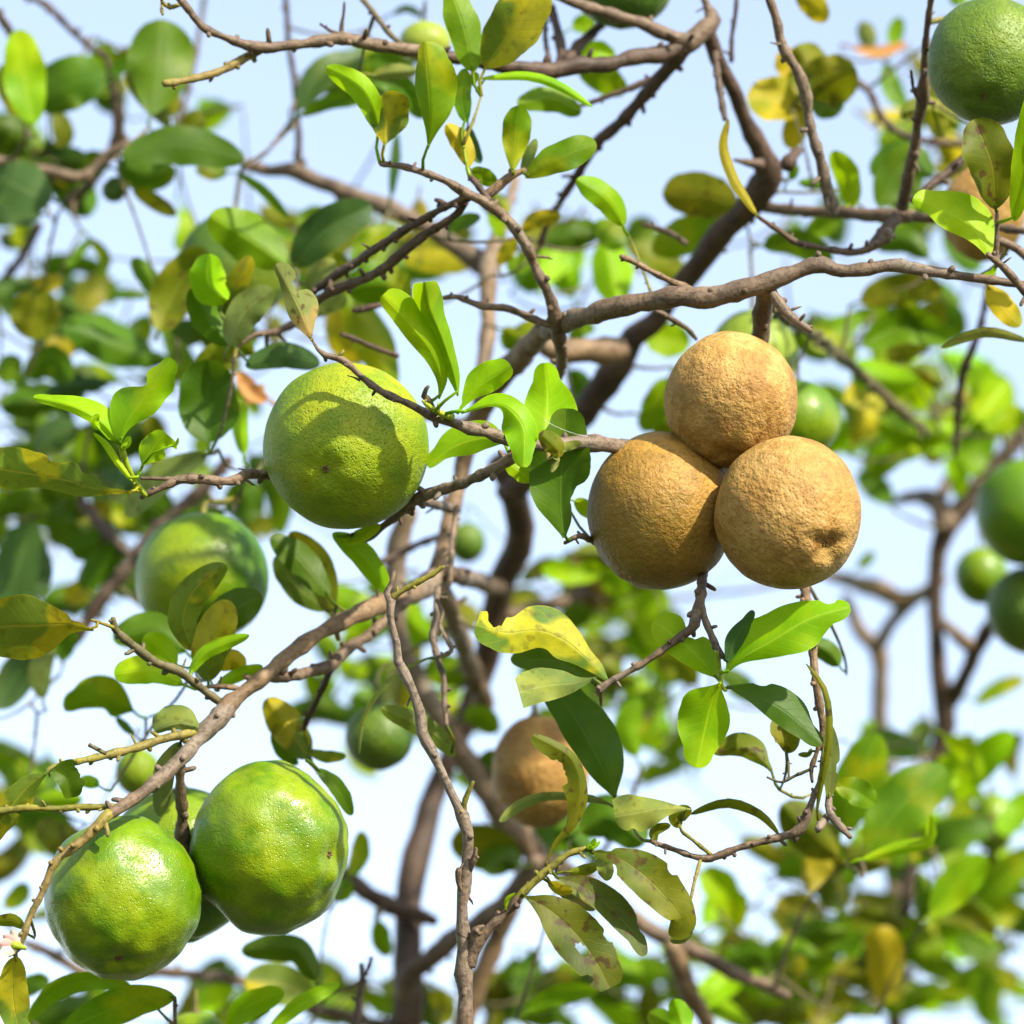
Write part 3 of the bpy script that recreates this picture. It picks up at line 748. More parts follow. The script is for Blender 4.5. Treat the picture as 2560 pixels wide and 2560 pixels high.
def LF(tree, mat, tile, d, s, w, tip=None, tilt=None, fold=None, curl=0.0, bend=None, peak=0.52, wl=None, wr=None,
       chew=None, nt=None, hole=None, wave=None, join=True, stuff=False):
    """s: midrib as 'x,y x,y ...' base first; w: half width in pixels as seen; tip: depth change to the tip (of the length)"""
    raw = [tuple(float(q) for q in u.split(',')) for u in s.split()] if isinstance(s, str) else s
    LEAVES.append(dict(tree=tree, mat=mat, tile=tile, d=d, pts=raw, w=w,
                       tip=rng.uniform(-0.35, 0.35) if tip is None else tip,
                       tilt=rng.uniform(-0.7, 0.7) if tilt is None else tilt,
                       fold=rng.uniform(0.05, 0.45) * rng.choice((1, 1, -1)) if fold is None else fold,
                       curl=curl, bend=rng.uniform(-0.15, 0.15) if bend is None else bend, peak=peak, wl=wl, wr=wr,
                       chew=chew, nt=nt, hole=hole, wave=rng.uniform(0.04, 0.26) if wave is None else wave, join=join, stuff=stuff, seed=rng.uniform(0, 99)))

def leaf_geometry(lf):
    tile, d = lf['tile'], lf['d']
    big = lf['w'] * scl(tile) > 18 and d < 0.22
    nt = lf['nt'] or (26 if big else 12)
    nv = 14 if lf['hole'] else (5 if big else 3)
    path = catmull([(Vector((x, y, 0)), 0) for x, y in lf['pts']], 8.0)
    acc = [0.0]
    for a, b in zip(path, path[1:]):
        acc.append(acc[-1] + (b[0] - a[0]).length)
    total = acc[-1]
    def at(t):
        s = t * total
        for i in range(len(acc) - 1):
            if acc[i + 1] >= s or i == len(acc) - 2:
                u = (s - acc[i]) / max(acc[i + 1] - acc[i], 1e-6)
                return path[i][0].lerp(path[i + 1][0], u)
    L_m = px2m(tile, total, d)
    chew = lf['chew'] or []
    grid = []
    seed = lf['seed']
    for i in range(nt + 1):
        t = i / nt
        t = 0.003 + 0.994 * (0.45 * t + 0.55 * (0.5 - 0.5 * math.cos(math.pi * t)))
        c = at(t)
        e = 0.02
        tan = at(min(t + e, 1)) - at(max(t - e, 0))
        tan = tan.normalized() if tan.length > 1e-6 else Vector((1, 0, 0))
        perp = Vector((tan.y, -tan.x, 0))          # left of the direction of growth as seen
        dd = d + L_m * (lf['tip'] * t + lf['bend'] * 4 * t * (1 - t))
        f = leaf_shape(t, lf['peak'])
        row = []
        for j in range(-nv, nv + 1):
            v = j / nv
            side = -1 if v < 0 else 1
            ww = lf['w'] * f
            if side < 0 and lf['wl']:
                ww = interp(lf['wl'], t)
            if side > 0 and lf['wr']:
                ww = interp(lf['wr'], t)
            ww *= 1 + (0.05 if lf['wl'] else 0.13) * noise.noise(Vector((t * 5, seed, side * 2.3))) + 0.02 * noise.noise(Vector((t * 24, seed, side)))
            for (cs, ct, cdep, cw) in chew:
                if cs == side:
                    u = abs(t - ct) / cw
                    if u < 1:
                        jag = 0.85 + 0.3 * noise.noise(Vector((t * 40, seed, 3)))
                        ww *= 1 - cdep * min(1.0, (1 - u * u) * 1.6) * jag
            off = perp * (ww * abs(v) * (1 if side < 0 else -1))
            wm = px2m(tile, ww, d)
            dep = dd + wm * (lf['tilt'] * v + 1.6 * lf['fold'] * abs(v) + lf['curl'] * v * v)
            dep += lf['wave'] * wm * math.sin(t * 13 + seed + side) * v * v
            row.append((P(tile, c.x + off.x, c.y + off.y, dep), (t, 0.5 + v * 0.5)))
        grid.append(row)
    verts, uvs, faces = [], [], []
    for row in grid:
        for p, uv in row:
            verts.append(p)
            uvs.append(uv)
    m = 2 * nv + 1
    for i in range(nt):
        for j in range(2 * nv):
            if lf['hole']:
                ht, hv, hr = lf['hole']
                tt, vv = (i + 0.5) / nt, (j + 0.5 - nv) / nv
                if math.hypot((tt - ht) * 2.6, vv - hv) < hr * (1 + 0.9 * noise.noise(Vector((tt * 14, vv * 5, 1)))):
                    continue
            a = i * m + j
            faces.append((a, a + 1, a + m + 1, a + m))
    return verts, faces, uvs, L_m

def smooth_path(a, b, bow):
    mid = (a + b) / 2 + bow
    return [a, (a + mid) / 2 + bow * 0.25, mid, (b + mid) / 2 + bow * 0.25, b]

TWIG_COUNT = 0
def attach(tree, base, growth, r_leaf, d):
    """petiole path from the nearest wood to the leaf base; a new twig when the wood is far"""
    global TWIG_COUNT
    (q, r, o), dist = nearest(tree, base)
    if dist > 0.016:
        a = q
        stop = base - growth * 0.006
        ln = (stop - a).length
        bow = Vector((0, 0, -0.10 * ln)) + Vector((rng.uniform(-1, 1), rng.uniform(-1, 1), rng.uniform(-1, 1))) * 0.08 * ln
        pts = smooth_path(a, stop, bow)
        r0 = min(max(r * 0.6, 0.0009), 0.0011 + 0.008 * ln)
        n = len(pts)
        tw = make_branch('twig', tree, 'o' if d > 0.1 else 'g', [(p, r0 * (1 - 0.45 * i / (n - 1))) for i, p in enumerate(pts)], 0.8, spacing=0.004 if d < 0.3 else 0.008, sides=7)
        TWIG_COUNT += 1
        (q, r, o), dist = nearest(tree, base)
    return q, o

MERGED = {}
def flush_leaves(limit=300):
    for tree in (1, 2):
        batch = [l for l in LEAVES if l['tree'] == tree]
        items = []
        for lf in batch:
            v, f, u, ln = leaf_geometry(lf)
            m = lf_cols(lf)
            base = v[m // 2]
            g = (v[m // 2 + 4 * m] - base).normalized()
            (q, r, o), dist = nearest(tree, base)
            items.append([dist, lf, v, f, u, base, g, ln])
        items.sort(key=lambda k: (k[1]['stuff'], k[0]))
        rank = sorted((k for k in items if not k[1]['stuff']), key=lambda k: -k[7] * px2m(k[1]['tile'], k[1]['w'], 0) / (D0 + k[1]['d']) ** 2)
        own = {id(k[1]) for k in rank[:limit]}          # the ones that show largest are single leaves
        for dist, lf, v, f, u, base, g, ln in items:
            q, o = attach(tree, base, g, 0.0008, lf['d'])
            # petiole joins the blade to the wood
            pr = 0.0007 if ln > 0.02 else 0.0005
            tube_into(v, f, u, [(q, pr * 1.2), ((q + base) / 2 + (base - q).cross(FWD) * 0.12, pr), (base + g * 0.002, pr * 0.8)], 6, 0.05, 0, True)
            mat = LM[lf['mat']]
            if id(lf) not in own:
                MERGED.setdefault((tree, lf['mat']), []).append((v, f, u))
                continue
            me = mesh_from('leaf', v, f, u, base)
            link('leaf', me, o, base, mat)
        for (tr, mt), lst in list(MERGED.items()):
            if tr != tree:
                continue
            V, F, U = [], [], []
            for v, f, u in lst:
                k = len(V)
                V += v
                U += u
                F += [tuple(i + k for i in face) for face in f]
            org = TREES[tree].location.copy()
            ob = link('foliage', mesh_from('foliage', V, F, U, org), TREES[tree], org, LM[mt])
            ob['kind'] = 'stuff'

def lf_cols(lf):
    big = lf['w'] * scl(lf['tile']) > 18 and lf['d'] < 0.22
    return 2 * (14 if lf['hole'] else (5 if big else 3)) + 1
# --- sharp young shoot beside the yellow-green fruit
LF(1, 'Y', 'B', -.008, '575,1930 585,1820 530,1680 430,1560 300,1425', 72, tip=-.45, tilt=.35, fold=.3, wl=[4, 25, 45, 60, 58, 45, 8], wr=[4, 30, 55, 72, 85, 92, 30], nt=34)
LF(1, 'Y', 'B', -.014, '668,1915 640,1790 580,1620 520,1480 500,1360', 70, tip=-.45, tilt=-.2, fold=.9, curl=.5, wl=[6, 30, 48, 58, 60, 66, 40], wr=[4, 28, 40, 52, 62, 82, 50], nt=34, wave=.18)
LF(1, 'Y', 'E', -.008, '660,455 700,400 780,310 925,225', 70, tip=-.2, tilt=-.3, fold=.25, wl=[8, 20, 48, 78, 85, 70, 8], wr=[8, 12, 30, 55, 62, 50, 6], chew=[(-1, .12, .5, .08)], nt=34)
LF(1, 'Y', 'E', -.010, '680,450 770,420 860,410 930,440 985,520 990,620 985,712', 70, tip=-.25, tilt=-.2, fold=.3, wl=[6, 18, 48, 60, 62, 62, 56, 40, 6], wr=[6, 10, 8, 22, 88, 105, 95, 60, 8], nt=40)
LF(1, 'Y', 'E', .020, '1080,620 1095,480 1100,340 1085,205', 115, tip=.2, tilt=.4, fold=.3, wl=[40, 90, 112, 105, 66, 8], wr=[40, 120, 150, 120, 60, 8], nt=30)
LF(1, 'K', 'E', .012, '1180,1055 1168,900 1170,720 1185,540 1190,425', 140, tip=.15, tilt=-.35, fold=-.2, wl=[8, 60, 120, 150, 160, 150, 120, 80, 8], wr=[8, 40, 50, 95, 135, 135, 118, 95, 10], chew=[(1, .34, .35, .10)], nt=40)
LF(1, 'Y', 'E', .022, '905,585 780,570 640,615 522,712', 70, tip=.1, tilt=.45, fold=.3, wl=[10, 50, 70, 55, 25, 2], wr=[10, 75, 90, 85, 50, 3], nt=30)
LF(1, 'O', 'E', -.012, '1152,665 1135,610 1062,545', 48, tip=-.4, tilt=.5, fold=.4, nt=20)
LF(1, 'G', 'E', -.010, '1150,640 1190,612 1265,592', 22, tip=-.2, tilt=-.5, fold=.2, nt=14)
LF(1, 'S', 'E', -.012, '1150,655 1140,690 1118,735', 16, tip=-.2, tilt=.5, fold=.6, wave=.4)
LF(1, 'Y', 'E', .058, '60,1030 190,1120 270,1220 332,1312', 58, tip=.2, tilt=-.4, fold=.2)
LF(1, 'Y', 'E', .050, '120,1085 200,1040 292,990', 34, tip=.1, tilt=-.5, fold=.3)
LF(1, 'Y', 'E', .024, '890,690 950,720 1020,780', 45, tip=.1, tilt=-.4, fold=.2)
LF(1, 'Y', 'E', .060, '1230,870 1280,905 1320,950', 40, tip=.1)
# --- left: chewed dry leaf on the twig end, young shoot, chewed leaves
LF(1, 'S', 'A', -.002, '1505,1645 1460,1520 1400,1400 1330,1275', 60, tip=-.05, tilt=.35, fold=.35, wl=[4, 38, 62, 58, 40, 22, 4], wr=[4, 38, 88, 92, 48, 62, 4], chew=[(1, .66, .5, .09)], nt=40)
LF(1, 'Y', 'D', -.006, '580,592 612,500 700,370 830,185', 120, tip=-.1, tilt=-.35, fold=.25, wl=[6, 60, 110, 125, 100, 30, 60, 34, 8], wr=[6, 18, 40, 72, 90, 92, 95, 62, 14], nt=40)
LF(1, 'Y', 'D', -.002, '575,600 500,500 360,420 160,375', 50, tip=.15, tilt=.5, fold=.5, wl=[6, 30, 34, 34, 30, 22, 4], wr=[6, 58, 70, 62, 46, 28, 6], nt=30)
LF(1, 'Y', 'D', .004, '688,702 730,630 800,545', 80, tip=-.2, tilt=-.4, fold=.25, wl=[6, 40, 60, 62, 50, 6], wr=[6, 40, 70, 75, 95, 40], chew=[(1, .72, .6, .14)], nt=30)
LF(1, 'Y', 'D', -.004, '810,610 850,600 862,568', 9, tip=-.4, fold=.5)
LF(1, 'Y', 'D', .0, '640,780 570,690 510,600 450,545', 18, tip=.1, tilt=.4, fold=.5)
LF(1, 'Y', 'D', -.006, '480,530 455,490 478,455', 22, tip=-.3, tilt=.4, fold=.4)
LF(1, 'Y', 'D', -.002, '585,620 610,600 625,560', 20, tip=.2, tilt=.4, fold=.4)
LF(1, 'Z', 'D', .004, '640,835 480,820 300,770 120,740 -180,690', 95, tip=.05, tilt=-.4, fold=.2, wl=[5, 18, 55, 60, 62, 90, 75, 40], wr=[5, 30, 78, 100, 112, 120, 90, 50], chew=[(1, .30, .35, .05), (1, .47, .35, .06), (1, .15, .5, .06)], nt=50)
LF(1, 'Z', 'D', .002, '455,1500 330,1470 180,1475 20,1480 -150,1510', 125, tip=.1, tilt=-.45, fold=.15, wl=[4, 40, 120, 165, 160, 130, 20], wr=[4, 30, 95, 145, 140, 110, 20], nt=40, chew=[(1, .18, .4, .04)])
LF(1, 'Z', 'D', .052, '935,1600 885,1440 950,1290 1095,1185', 78, tip=-.1, tilt=.35, fold=.35, wave=.16)
LF(1, 'Z', 'D', .045, '1005,1745 1010,1610 1050,1480 1110,1355', 98, tip=-.15, tilt=-.4, fold=.3, wave=.16)
LF(1, 'K', 'D', .060, '985,1500 1110,1410 1265,1330', 92, tip=-.1, tilt=-.3, fold=.2)
LF(1, 'Y', 'D', .034, '915,1712 1000,1600 1205,1522', 34, tip=-.2, tilt=-.5, fold=.4)
LF(1, 'Y', 'D', .050, '885,1765 740,1690 550,1712', 72, tip=.1, tilt=.5, fold=.25, peak=.6)
LF(1, 'Y', 'D', .058, '850,1680 790,1590 690,1535', 62, tip=.1, tilt=-.4, fold=.25, peak=.62)
LF(1, 'Y', 'D', .055, '1045,1765 1150,1715 1270,1672', 34, tip=.1, tilt=.4)
LF(1, 'W', 'D', .060, '1060,1690 1120,1640 1180,1690', 50, tip=.1)
LF(1, 'K', 'D', .12, '900,1600 740,1500 545,1540', 88, tip=.1, tilt=.3, fold=.2)
LF(1, 'M', 'D', .14, '650,1890 500,1820 308,1880', 105, tip=.1, tilt=-.3, fold=.15, wl=[4, 80, 60, 50, 30, 4], wr=[4, 55, 100, 105, 70, 4][::1])
LF(1, 'K', 'D', .10, '1590,1330 1440,1150 1308,1050', 72, tip=.1, tilt=.4)
LF(1, 'O', 'D', .11, '1595,1420 1540,1200 1400,1025', 72, tip=.1, tilt=-.4)
LF(1, 'Z', 'D', .12, '1580,1400 1450,1300 1330,1140', 70, tip=.1, tilt=.3)
LF(1, 'K', 'D', .12, '1015,590 1005,400 1000,190', 150, tip=.1, tilt=-.2, fold=-.3, peak=.5)
LF(1, 'Y', 'D', .16, '1180,650 1160,520 1175,400', 40)
LF(1, 'G', 'D', .14, '1000,650 780,760 610,950', 70, tip=.05, tilt=.3)
LF(1, 'R', 'D', .20, '1290,390 1220,350 1150,250', 42)
LF(1, 'R', 'D', .21, '1270,310 1240,350 1180,400', 34)
LF(1, 'K', 'D', .22, '1080,920 1010,960 860,960', 60)
LF(1, 'K', 'D', .30, '1200,980 1180,880 1120,790', 100)
LF(1, 'T', 'D', .26, '-20,1380 80,1200 150,980', 110)
LF(1, 'T', 'D', .28, '200,1330 120,1150 60,1000', 120)
LF(1, 'K', 'D', .30, '380,1280 480,1200 580,1090', 80)
LF(1, 'K', 'D', .32, '620,1120 470,1090 340,1130', 80)
LF(1, 'K', 'D', .32, '330,860 290,980 400,1110', 70)
LF(1, 'O', 'D', .34, '410,880 440,960 520,880', 65)
LF(1, 'W', 'D', .34, '440,1280 370,1320 330,1370', 60)
LF(1, 'K', 'D', .34, '-20,930 120,880 260,930', 70)
LF(1, 'K', 'D', .30, '700,860 760,910 840,940', 90)
LF(1, 'T', 'D', .30, '380,520 260,560 180,640', 80)
LF(1, 'G', 'D', .22, '210,1830 190,1700 250,1560', 58)
LF(1, 'K', 'D', .26, '300,1650 320,1560 370,1500', 50)
LF(1, 'T', 'D', .26, '-20,1880 60,1750 140,1600', 90)
# --- upper left, soft
LF(1, 'Y', 'A', .24, '165,600 120,380 95,140', 105, tilt=.2)
LF(1, 'Z', 'A', .26, '110,560 60,420 30,300', 80)
LF(1, 'K', 'A', .28, '520,380 340,400 180,520', 130, tilt=.3, peak=.5)
LF(1, 'K', 'A', .22, '730,560 770,340 780,92', 158, tilt=.2, peak=.62)
LF(1, 'O', 'A', .26, '840,560 790,460 700,340', 80)
LF(1, 'O', 'A', .26, '870,660 930,600 950,530', 60)
LF(1, 'G', 'A', .24, '820,610 720,480 610,350', 50)
LF(1, 'K', 'A', .20, '590,760 860,700 1178,770', 95, tilt=-.2, peak=.5)
LF(1, 'K', 'A', .26, '570,780 710,850 850,820', 75)
LF(1, 'T', 'A', .26, '250,960 130,920 -20,840', 130, tilt=.2)
LF(1, 'T', 'A', .28, '200,1040 110,1010 -20,1000', 90)
LF(1, 'K', 'A', .28, '520,350 630,300 735,245', 40)
LF(1, 'T', 'A', .26, '620,880 580,900 500,950', 60)
LF(1, 'O', 'A', .24, '640,910 740,970 850,1040', 42)
LF(1, 'Z', 'A', .26, '1100,830 1020,830 945,810', 42)
LF(1, 'K', 'A', .22, '1145,835 1270,920 1395,1055', 26)
LF(1, 'Y', 'A', .40, '870,1000 900,1090 855,1215', 44)
LF(1, 'T', 'A', .18, '1420,1290 1560,1120 1795,990', 105, tilt=.3, fold=-.2)
LF(1, 'O', 'A', .24, '1690,1260 1600,1270 1500,1200', 70)
LF(1, 'K', 'A', .22, '1455,560 1590,495 1765,482', 36)
LF(1, 'T', 'A', .26, '1450,530 1540,370 1755,270', 75)
LF(1, 'M', 'A', .16, '1375,1280 1230,1170 1010,1040', 120, tilt=.3)
LF(1, 'O', 'A', .20, '770,1600 850,1400 990,1200', 115, tilt=-.3)
LF(1, 'M', 'A', .24, '760,1450 720,1350 640,1245', 50)
LF(1, 'K', 'A', .10, '1112,1665 1000,1540 925,1390', 72, tilt=.3, fold=.4)
LF(1, 'Y', 'A', .09, '1100,1450 1010,1370 1010,1225', 92, tip=-.2, tilt=.5, fold=.7, wave=.2)
LF(1, 'G', 'A', .09, '1110,1670 1180,1510 1320,1395', 82, tip=-.1, tilt=-.3)
LF(1, 'Z', 'A', .095, '1090,1450 1150,1360 1210,1235', 52, fold=.6)
LF(1, 'K', 'A', .30, '715,1432 620,1422 530,1425', 24)
LF(1, 'M', 'A', .32, '320,1290 380,1220 440,1150', 26)
LF(1, 'M', 'A', .32, '430,1150 505,1240 485,1340', 30)
LF(1, 'W', 'A', .30, '160,1350 220,1370 300,1350', 46)
LF(1, 'O', 'A', .26, '205,1395 175,1510 150,1640', 122)
LF(1, 'K', 'A', .30, '290,1570 460,1620 740,1745', 105)
LF(1, 'W', 'A', .34, '330,1740 280,1690 220,1690', 70)
LF(1, 'K', 'A', .30, '130,1830 240,1740 340,1850', 80)
LF(1, 'M', 'A', .30, '20,1850 40,1780 100,1730', 60)
LF(1, 'T', 'A', .11, '1185,1770 1360,1715 1545,1760', 62, tilt=-.3)
LF(1, 'O', 'A', .14, '1230,1700 1120,1680 950,1760', 60)
LF(1, 'W', 'A', .28, '1740,1760 1680,1620 1640,1470', 105)
LF(1, 'M', 'A', .22, '1900,1890 1810,1660 1660,1420', 92)
LF(1, 'G', 'A', .14, '1490,1400 1540,1320 1620,1260', 52)
LF(1, 'G', 'A', .16, '1500,1520 1590,1470 1680,1440', 46)
LF(1, 'K', 'A', .30, '-20,600 60,640 150,690', 90)
LF(1, 'K', 'A', .32, '300,780 400,800 520,760', 70)
LF(1, 'O', 'A', .32, '260,540 300,610 310,720', 55)
LF(1, 'G', 'A', .34, '30,760 150,790 240,820', 55)
# --- upper middle
LF(1, 'M', 'B', .035, '522,722 530,520 505,200', 100, tip=-.05, tilt=-.3, fold=.25, wl=[3, 18, 42, 62, 62, 40, 3], wr=[3, 40, 100, 135, 140, 105, 6], nt=34)
LF(1, 'Z', 'B', .04, '312,705 330,590 400,455', 85, tilt=.3, fold=.4, wl=[3, 50, 88, 100, 85, 20], wr=[3, 50, 85, 90, 60, 8])
LF(1, 'Y', 'B', .045, '290,640 210,440 30,325', 62, tilt=-.4, fold=.4, tip=.1)
LF(1, 'W', 'B', .05, '722,805 690,700 610,600', 50, tilt=.3)
LF(1, 'M', 'B', .055, '705,590 685,460 700,330', 46)
LF(1, 'M', 'B', .06, '740,345 700,150 630,-60', 82, tilt=.2)
LF(1, 'Z', 'B', .06, '795,325 920,150 1080,-80', 128, tilt=-.3, peak=.55)
LF(1, 'Y', 'B', .06, '775,380 1000,368 1150,412 1318,518', 24, tilt=-.4)
LF(1, 'Y', 'B', .06, '750,410 740,390 760,350', 22)
LF(1, 'M', 'B', .14, '1260,552 1120,480 950,500', 62, tilt=.2)
LF(1, 'M', 'B', .05, '930,835 945,680 960,510', 72, tip=-.05, tilt=.25, fold=.2, peak=.66)
LF(1, 'M', 'B', .05, '990,860 1120,775 1335,690', 76, tip=-.05, tilt=-.35, fold=.2, peak=.6)
LF(1, 'G', 'B', .06, '975,835 1010,750 1045,670', 28)
LF(1, 'Y', 'B', .09, '1465,1090 1385,960 1240,865', 66, tilt=.4, fold=.3)
LF(1, 'Z', 'B', .15, '975,1112 1050,1060 1165,1040', 42)
LF(1, 'K', 'B', .24, '1350,1130 1220,1140 1070,1175', 60)
LF(1, 'M', 'B', .24, '1330,1080 1260,1120 1200,1200', 60)
LF(1, 'M', 'B', .24, '1330,1070 1390,1120 1470,1190', 70)
LF(1, 'Y', 'B', .28, '1380,1150 1410,1300 1440,1470', 100)
LF(1, 'O', 'C', .22, '545,1000 380,940 185,935', 112, tilt=-.2)
LF(1, 'M', 'C', .24, '520,1060 320,1130 135,1215', 92)
LF(1, 'W', 'C', .235, '330,920 280,940 200,935', 80)
LF(1, 'K', 'B', .15, '615,1112 690,1070 775,1045', 36)
LF(1, 'M', 'B', .07, '730,820 790,850 855,890', 42)
LF(1, 'T', 'B', .09, '712,610 735,700 775,790', 34)
LF(1, 'T', 'B', .26, '345,950 362,790 372,640', 26)
LF(1, 'K', 'B', .16, '240,390 380,410 500,570', 60)
LF(1, 'G', 'B', .14, '250,370 350,350 470,340', 40)
LF(1, 'T', 'B', .28, '-10,420 80,340 215,280', 70)
LF(1, 'Y', 'B', .20, '1240,280 1330,245 1425,275', 52)
LF(1, 'M', 'B', .20, '1250,340 1370,380 1475,450', 72)
LF(1, 'Y', 'B', .24, '1220,140 1275,115 1325,140', 48)
LF(1, 'M', 'B', .20, '165,1290 230,1190 330,1100', 64)
LF(1, 'M', 'B', .20, '440,1460 300,1370 130,1400', 110)
LF(1, 'Z', 'B', .30, '400,1240 560,1260 730,1280', 62)
LF(1, 'M', 'B', .24, '890,1580 950,1640 1070,1570', 72)
LF(1, 'Y', 'B', .30, '1570,1620 1680,1640 1790,1650', 88)
LF(1, 'W', 'B', .20, '860,1280 900,1220 950,1150', 38)
LF(1, 'M', 'B', .22, '870,1060 860,1000 780,960', 60)
LF(1, 'Y', 'B', .24, '880,1150 850,1060 830,980', 40)
LF(1, 'M', 'B', .22, '1000,1200 980,1270 900,1290', 50)
LF(1, 'Z', 'B', .30, '480,960 480,1010 500,1070', 40)
LF(1, 'K', 'B', .28, '420,350 340,300 220,290', 60)
LF(1, 'T', 'B', .30, '350,70 420,40 500,80', 20)
LF(1, 'M', 'B', .30, '1200,1640 1270,1590 1330,1590', 40)
LF(1, 'K', 'E', .30, '1210,240 1260,330 1240,420', 60)
LF(1, 'M', 'E', .26, '1680,280 1620,420 1560,540', 70)
LF(1, 'O', 'E', .28, '1540,460 1640,480 1740,560', 70)
# --- upper right
LF(1, 'W', 'C', .22, '880,520 760,480 595,470', 110)
LF(1, 'O', 'C', .21, '860,480 980,400 1125,340', 130)
LF(1, 'W', 'C', .225, '860,380 800,300 760,240', 80)
LF(1, 'O', 'C', .215, '840,470 900,340 830,220', 100)
LF(1, 'W', 'C', .22, '860,520 830,620 800,720', 62)
LF(1, 'K', 'C', .215, '900,460 980,500 1030,560', 80)
LF(1, 'P', 'C', .025, '1792,1012 1780,800 1690,575', 122, tip=-.1, tilt=.2, fold=-.2, nt=30, peak=.58)
LF(1, 'Y', 'C', .022, '1775,1260 1660,1080 1395,955', 100, tip=.05, tilt=.35, fold=.15, wl=[3, 30, 60, 80, 75, 40, 5], wr=[3, 60, 110, 125, 105, 70, 5], nt=30)
LF(1, 'Y', 'C', .02, '1885,1070 1925,850 1975,430', 62, tilt=.2)
LF(1, 'Y', 'C', .03, '1790,1270 1785,1310 1715,1345', 14, tilt=.2)
LF(1, 'W', 'C', .08, '1755,1380 1820,1470 1915,1575', 58, tilt=-.2)
LF(1, 'G', 'C', .06, '1960,1650 1740,1605 1530,1680', 26, tilt=-.3)
LF(1, 'Y', 'C', .18, '1110,1000 1080,860 1005,730', 62)
LF(1, 'M', 'C', .2, '800,870 820,830 830,790', 26)
LF(1, 'M', 'C', .22, '990,900 920,890 840,880', 26)
LF(1, 'K', 'C', .24, '1230,1000 1320,820 1400,700', 85)
LF(1, 'K', 'C', .24, '1490,850 1350,760 1190,840', 85)
LF(1, 'K', 'C', .25, '1300,1000 1330,900 1440,830', 80)
LF(1, 'K', 'C', .24, '670,1190 820,1170 1010,1260', 70)
LF(1, 'M', 'C', .26, '880,1120 970,1090 1050,1050', 62)
LF(1, 'K', 'C', .28, '1470,1245 1360,1160 1210,1190', 62)
LF(1, 'O', 'C', .28, '1140,1460 1320,1390 1540,1400', 82)
LF(1, 'M', 'C', .28, '1150,1670 1360,1570 1575,1650', 88)
LF(1, 'M', 'C', .28, '1330,1450 1380,1520 1440,1640', 76)
LF(1, 'M', 'C', .38, '1300,230 1310,170 1330,80', 42)
LF(1, 'M', 'C', .36, '1270,300 1290,420 1360,520', 50)
LF(1, 'O', 'C', .16, '1330,560 1450,520 1610,600', 60)
LF(1, 'O', 'C', .16, '1490,540 1520,600 1545,660', 50)
LF(1, 'R', 'C', .36, '1100,230 1230,250 1370,210', 28)
LF(1, 'W', 'C', .2, '830,-30 910,20 975,105', 62)
LF(1, 'G', 'C', .36, '1200,240 1170,160 1150,100', 46)
LF(1, 'M', 'C', .3, '1650,20 1620,-10 1580,20', 40)
LF(1, 'Z', 'C', .07, '645,1045 580,950 515,830 480,700 505,575', 26, tilt=.5, fold=.4, nt=30)
# --- leaves under the brown cluster
LF(1, 'Y', 'F', -.004, '490,1712 560,1640 720,1545 900,1440 1095,1385', 118, tip=-.05, tilt=-.45, fold=.25, wl=[5, 75, 130, 130, 120, 90, 55, 4], wr=[5, 22, 60, 100, 135, 120, 60, 4], nt=40, chew=[(-1, .87, .35, .05)])
LF(1, 'T', 'F', -.008, '495,1665 540,1540 625,1402', 46, tip=-.2, tilt=.5, fold=.3, wl=[3, 30, 46, 40, 22, 2], wr=[3, 26, 40, 42, 28, 2])
LF(1, 'Y', 'F', .004, '455,1735 340,1610 220,1510 145,1450', 95, tip=.05, tilt=.4, fold=.2, wl=[3, 45, 70, 82, 70, 8], wr=[3, 70, 98, 60, 95, 10], chew=[(1, .55, .4, .09)], nt=34)
LF(1, 'Y', 'I', -.004, '462,285 420,400 390,520 352,695', 125, tip=.05, tilt=-.35, fold=.3, wl=[4, 70, 105, 100, 66, 4], wr=[4, 120, 142, 132, 80, 4], nt=34)
LF(1, 'K', 'I', .002, '495,300 650,350 800,440 955,582', 92, tip=.05, tilt=-.5, fold=.15, wl=[4, 40, 80, 100, 85, 40, 6], wr=[4, 30, 55, 70, 70, 50, 6], chew=[(-1, .28, .3, .05)], nt=34)
LF(1, 'O', 'I', .03, '790,625 790,550 720,460', 62, tilt=.3)
LF(1, 'O', 'I', .03, '905,600 890,630 840,630', 14)
LF(1, 'O', 'I', .05, '725,740 690,680 590,600 430,620', 58, tilt=.4, wl=[3, 18, 45, 45, 30, 3], wr=[3, 20, 60, 75, 60, 3])
LF(1, 'O', 'I', .012, '930,920 950,780 985,600 990,430 960,300 878,190', 18, tip=-.05, tilt=.6, fold=.5)
LF(1, 'G', 'I', .016, '990,840 1000,720 1000,560 990,480', 40, tilt=.4, chew=[(1, .4, .4, .08)])
LF(1, 'O', 'I', .02, '752,1020 650,915 490,865 320,920', 24, tilt=-.5, fold=.2)
LF(1, 'G', 'H', .004, '1792,895 1650,890 1530,910 1425,930', 85, tip=-.05, tilt=.5, fold=.25, wl=[3, 22, 60, 90, 85, 20], wr=[3, 18, 40, 70, 95, 80], nt=30, chew=[(-1, .8, .2, .06)])
LF(1, 'O', 'I', .01, '268,985 255,930 325,890', 40, tilt=.3)
LF(1, 'O', 'I', .02, '150,1060 150,1000 225,970', 26, tilt=.3)
LF(1, 'M', 'I', .07, '1020,780 1110,800 1215,870', 66, tilt=-.3)
LF(1, 'M', 'I', .20, '1180,1090 1350,870 1560,700', 135, tilt=-.3)
LF(1, 'M', 'I', .24, '1040,1010 1120,780 1230,530', 115, tilt=.2)
LF(1, 'Y', 'I', .14, '1150,1140 1330,1080 1470,1050 1480,920', 34, tip=-.2, fold=.5)
LF(1, 'O', 'I', .24, '1030,1120 900,1000 760,870', 110)
LF(1, 'Z', 'I', .26, '900,1290 960,1120 1080,1100', 80)
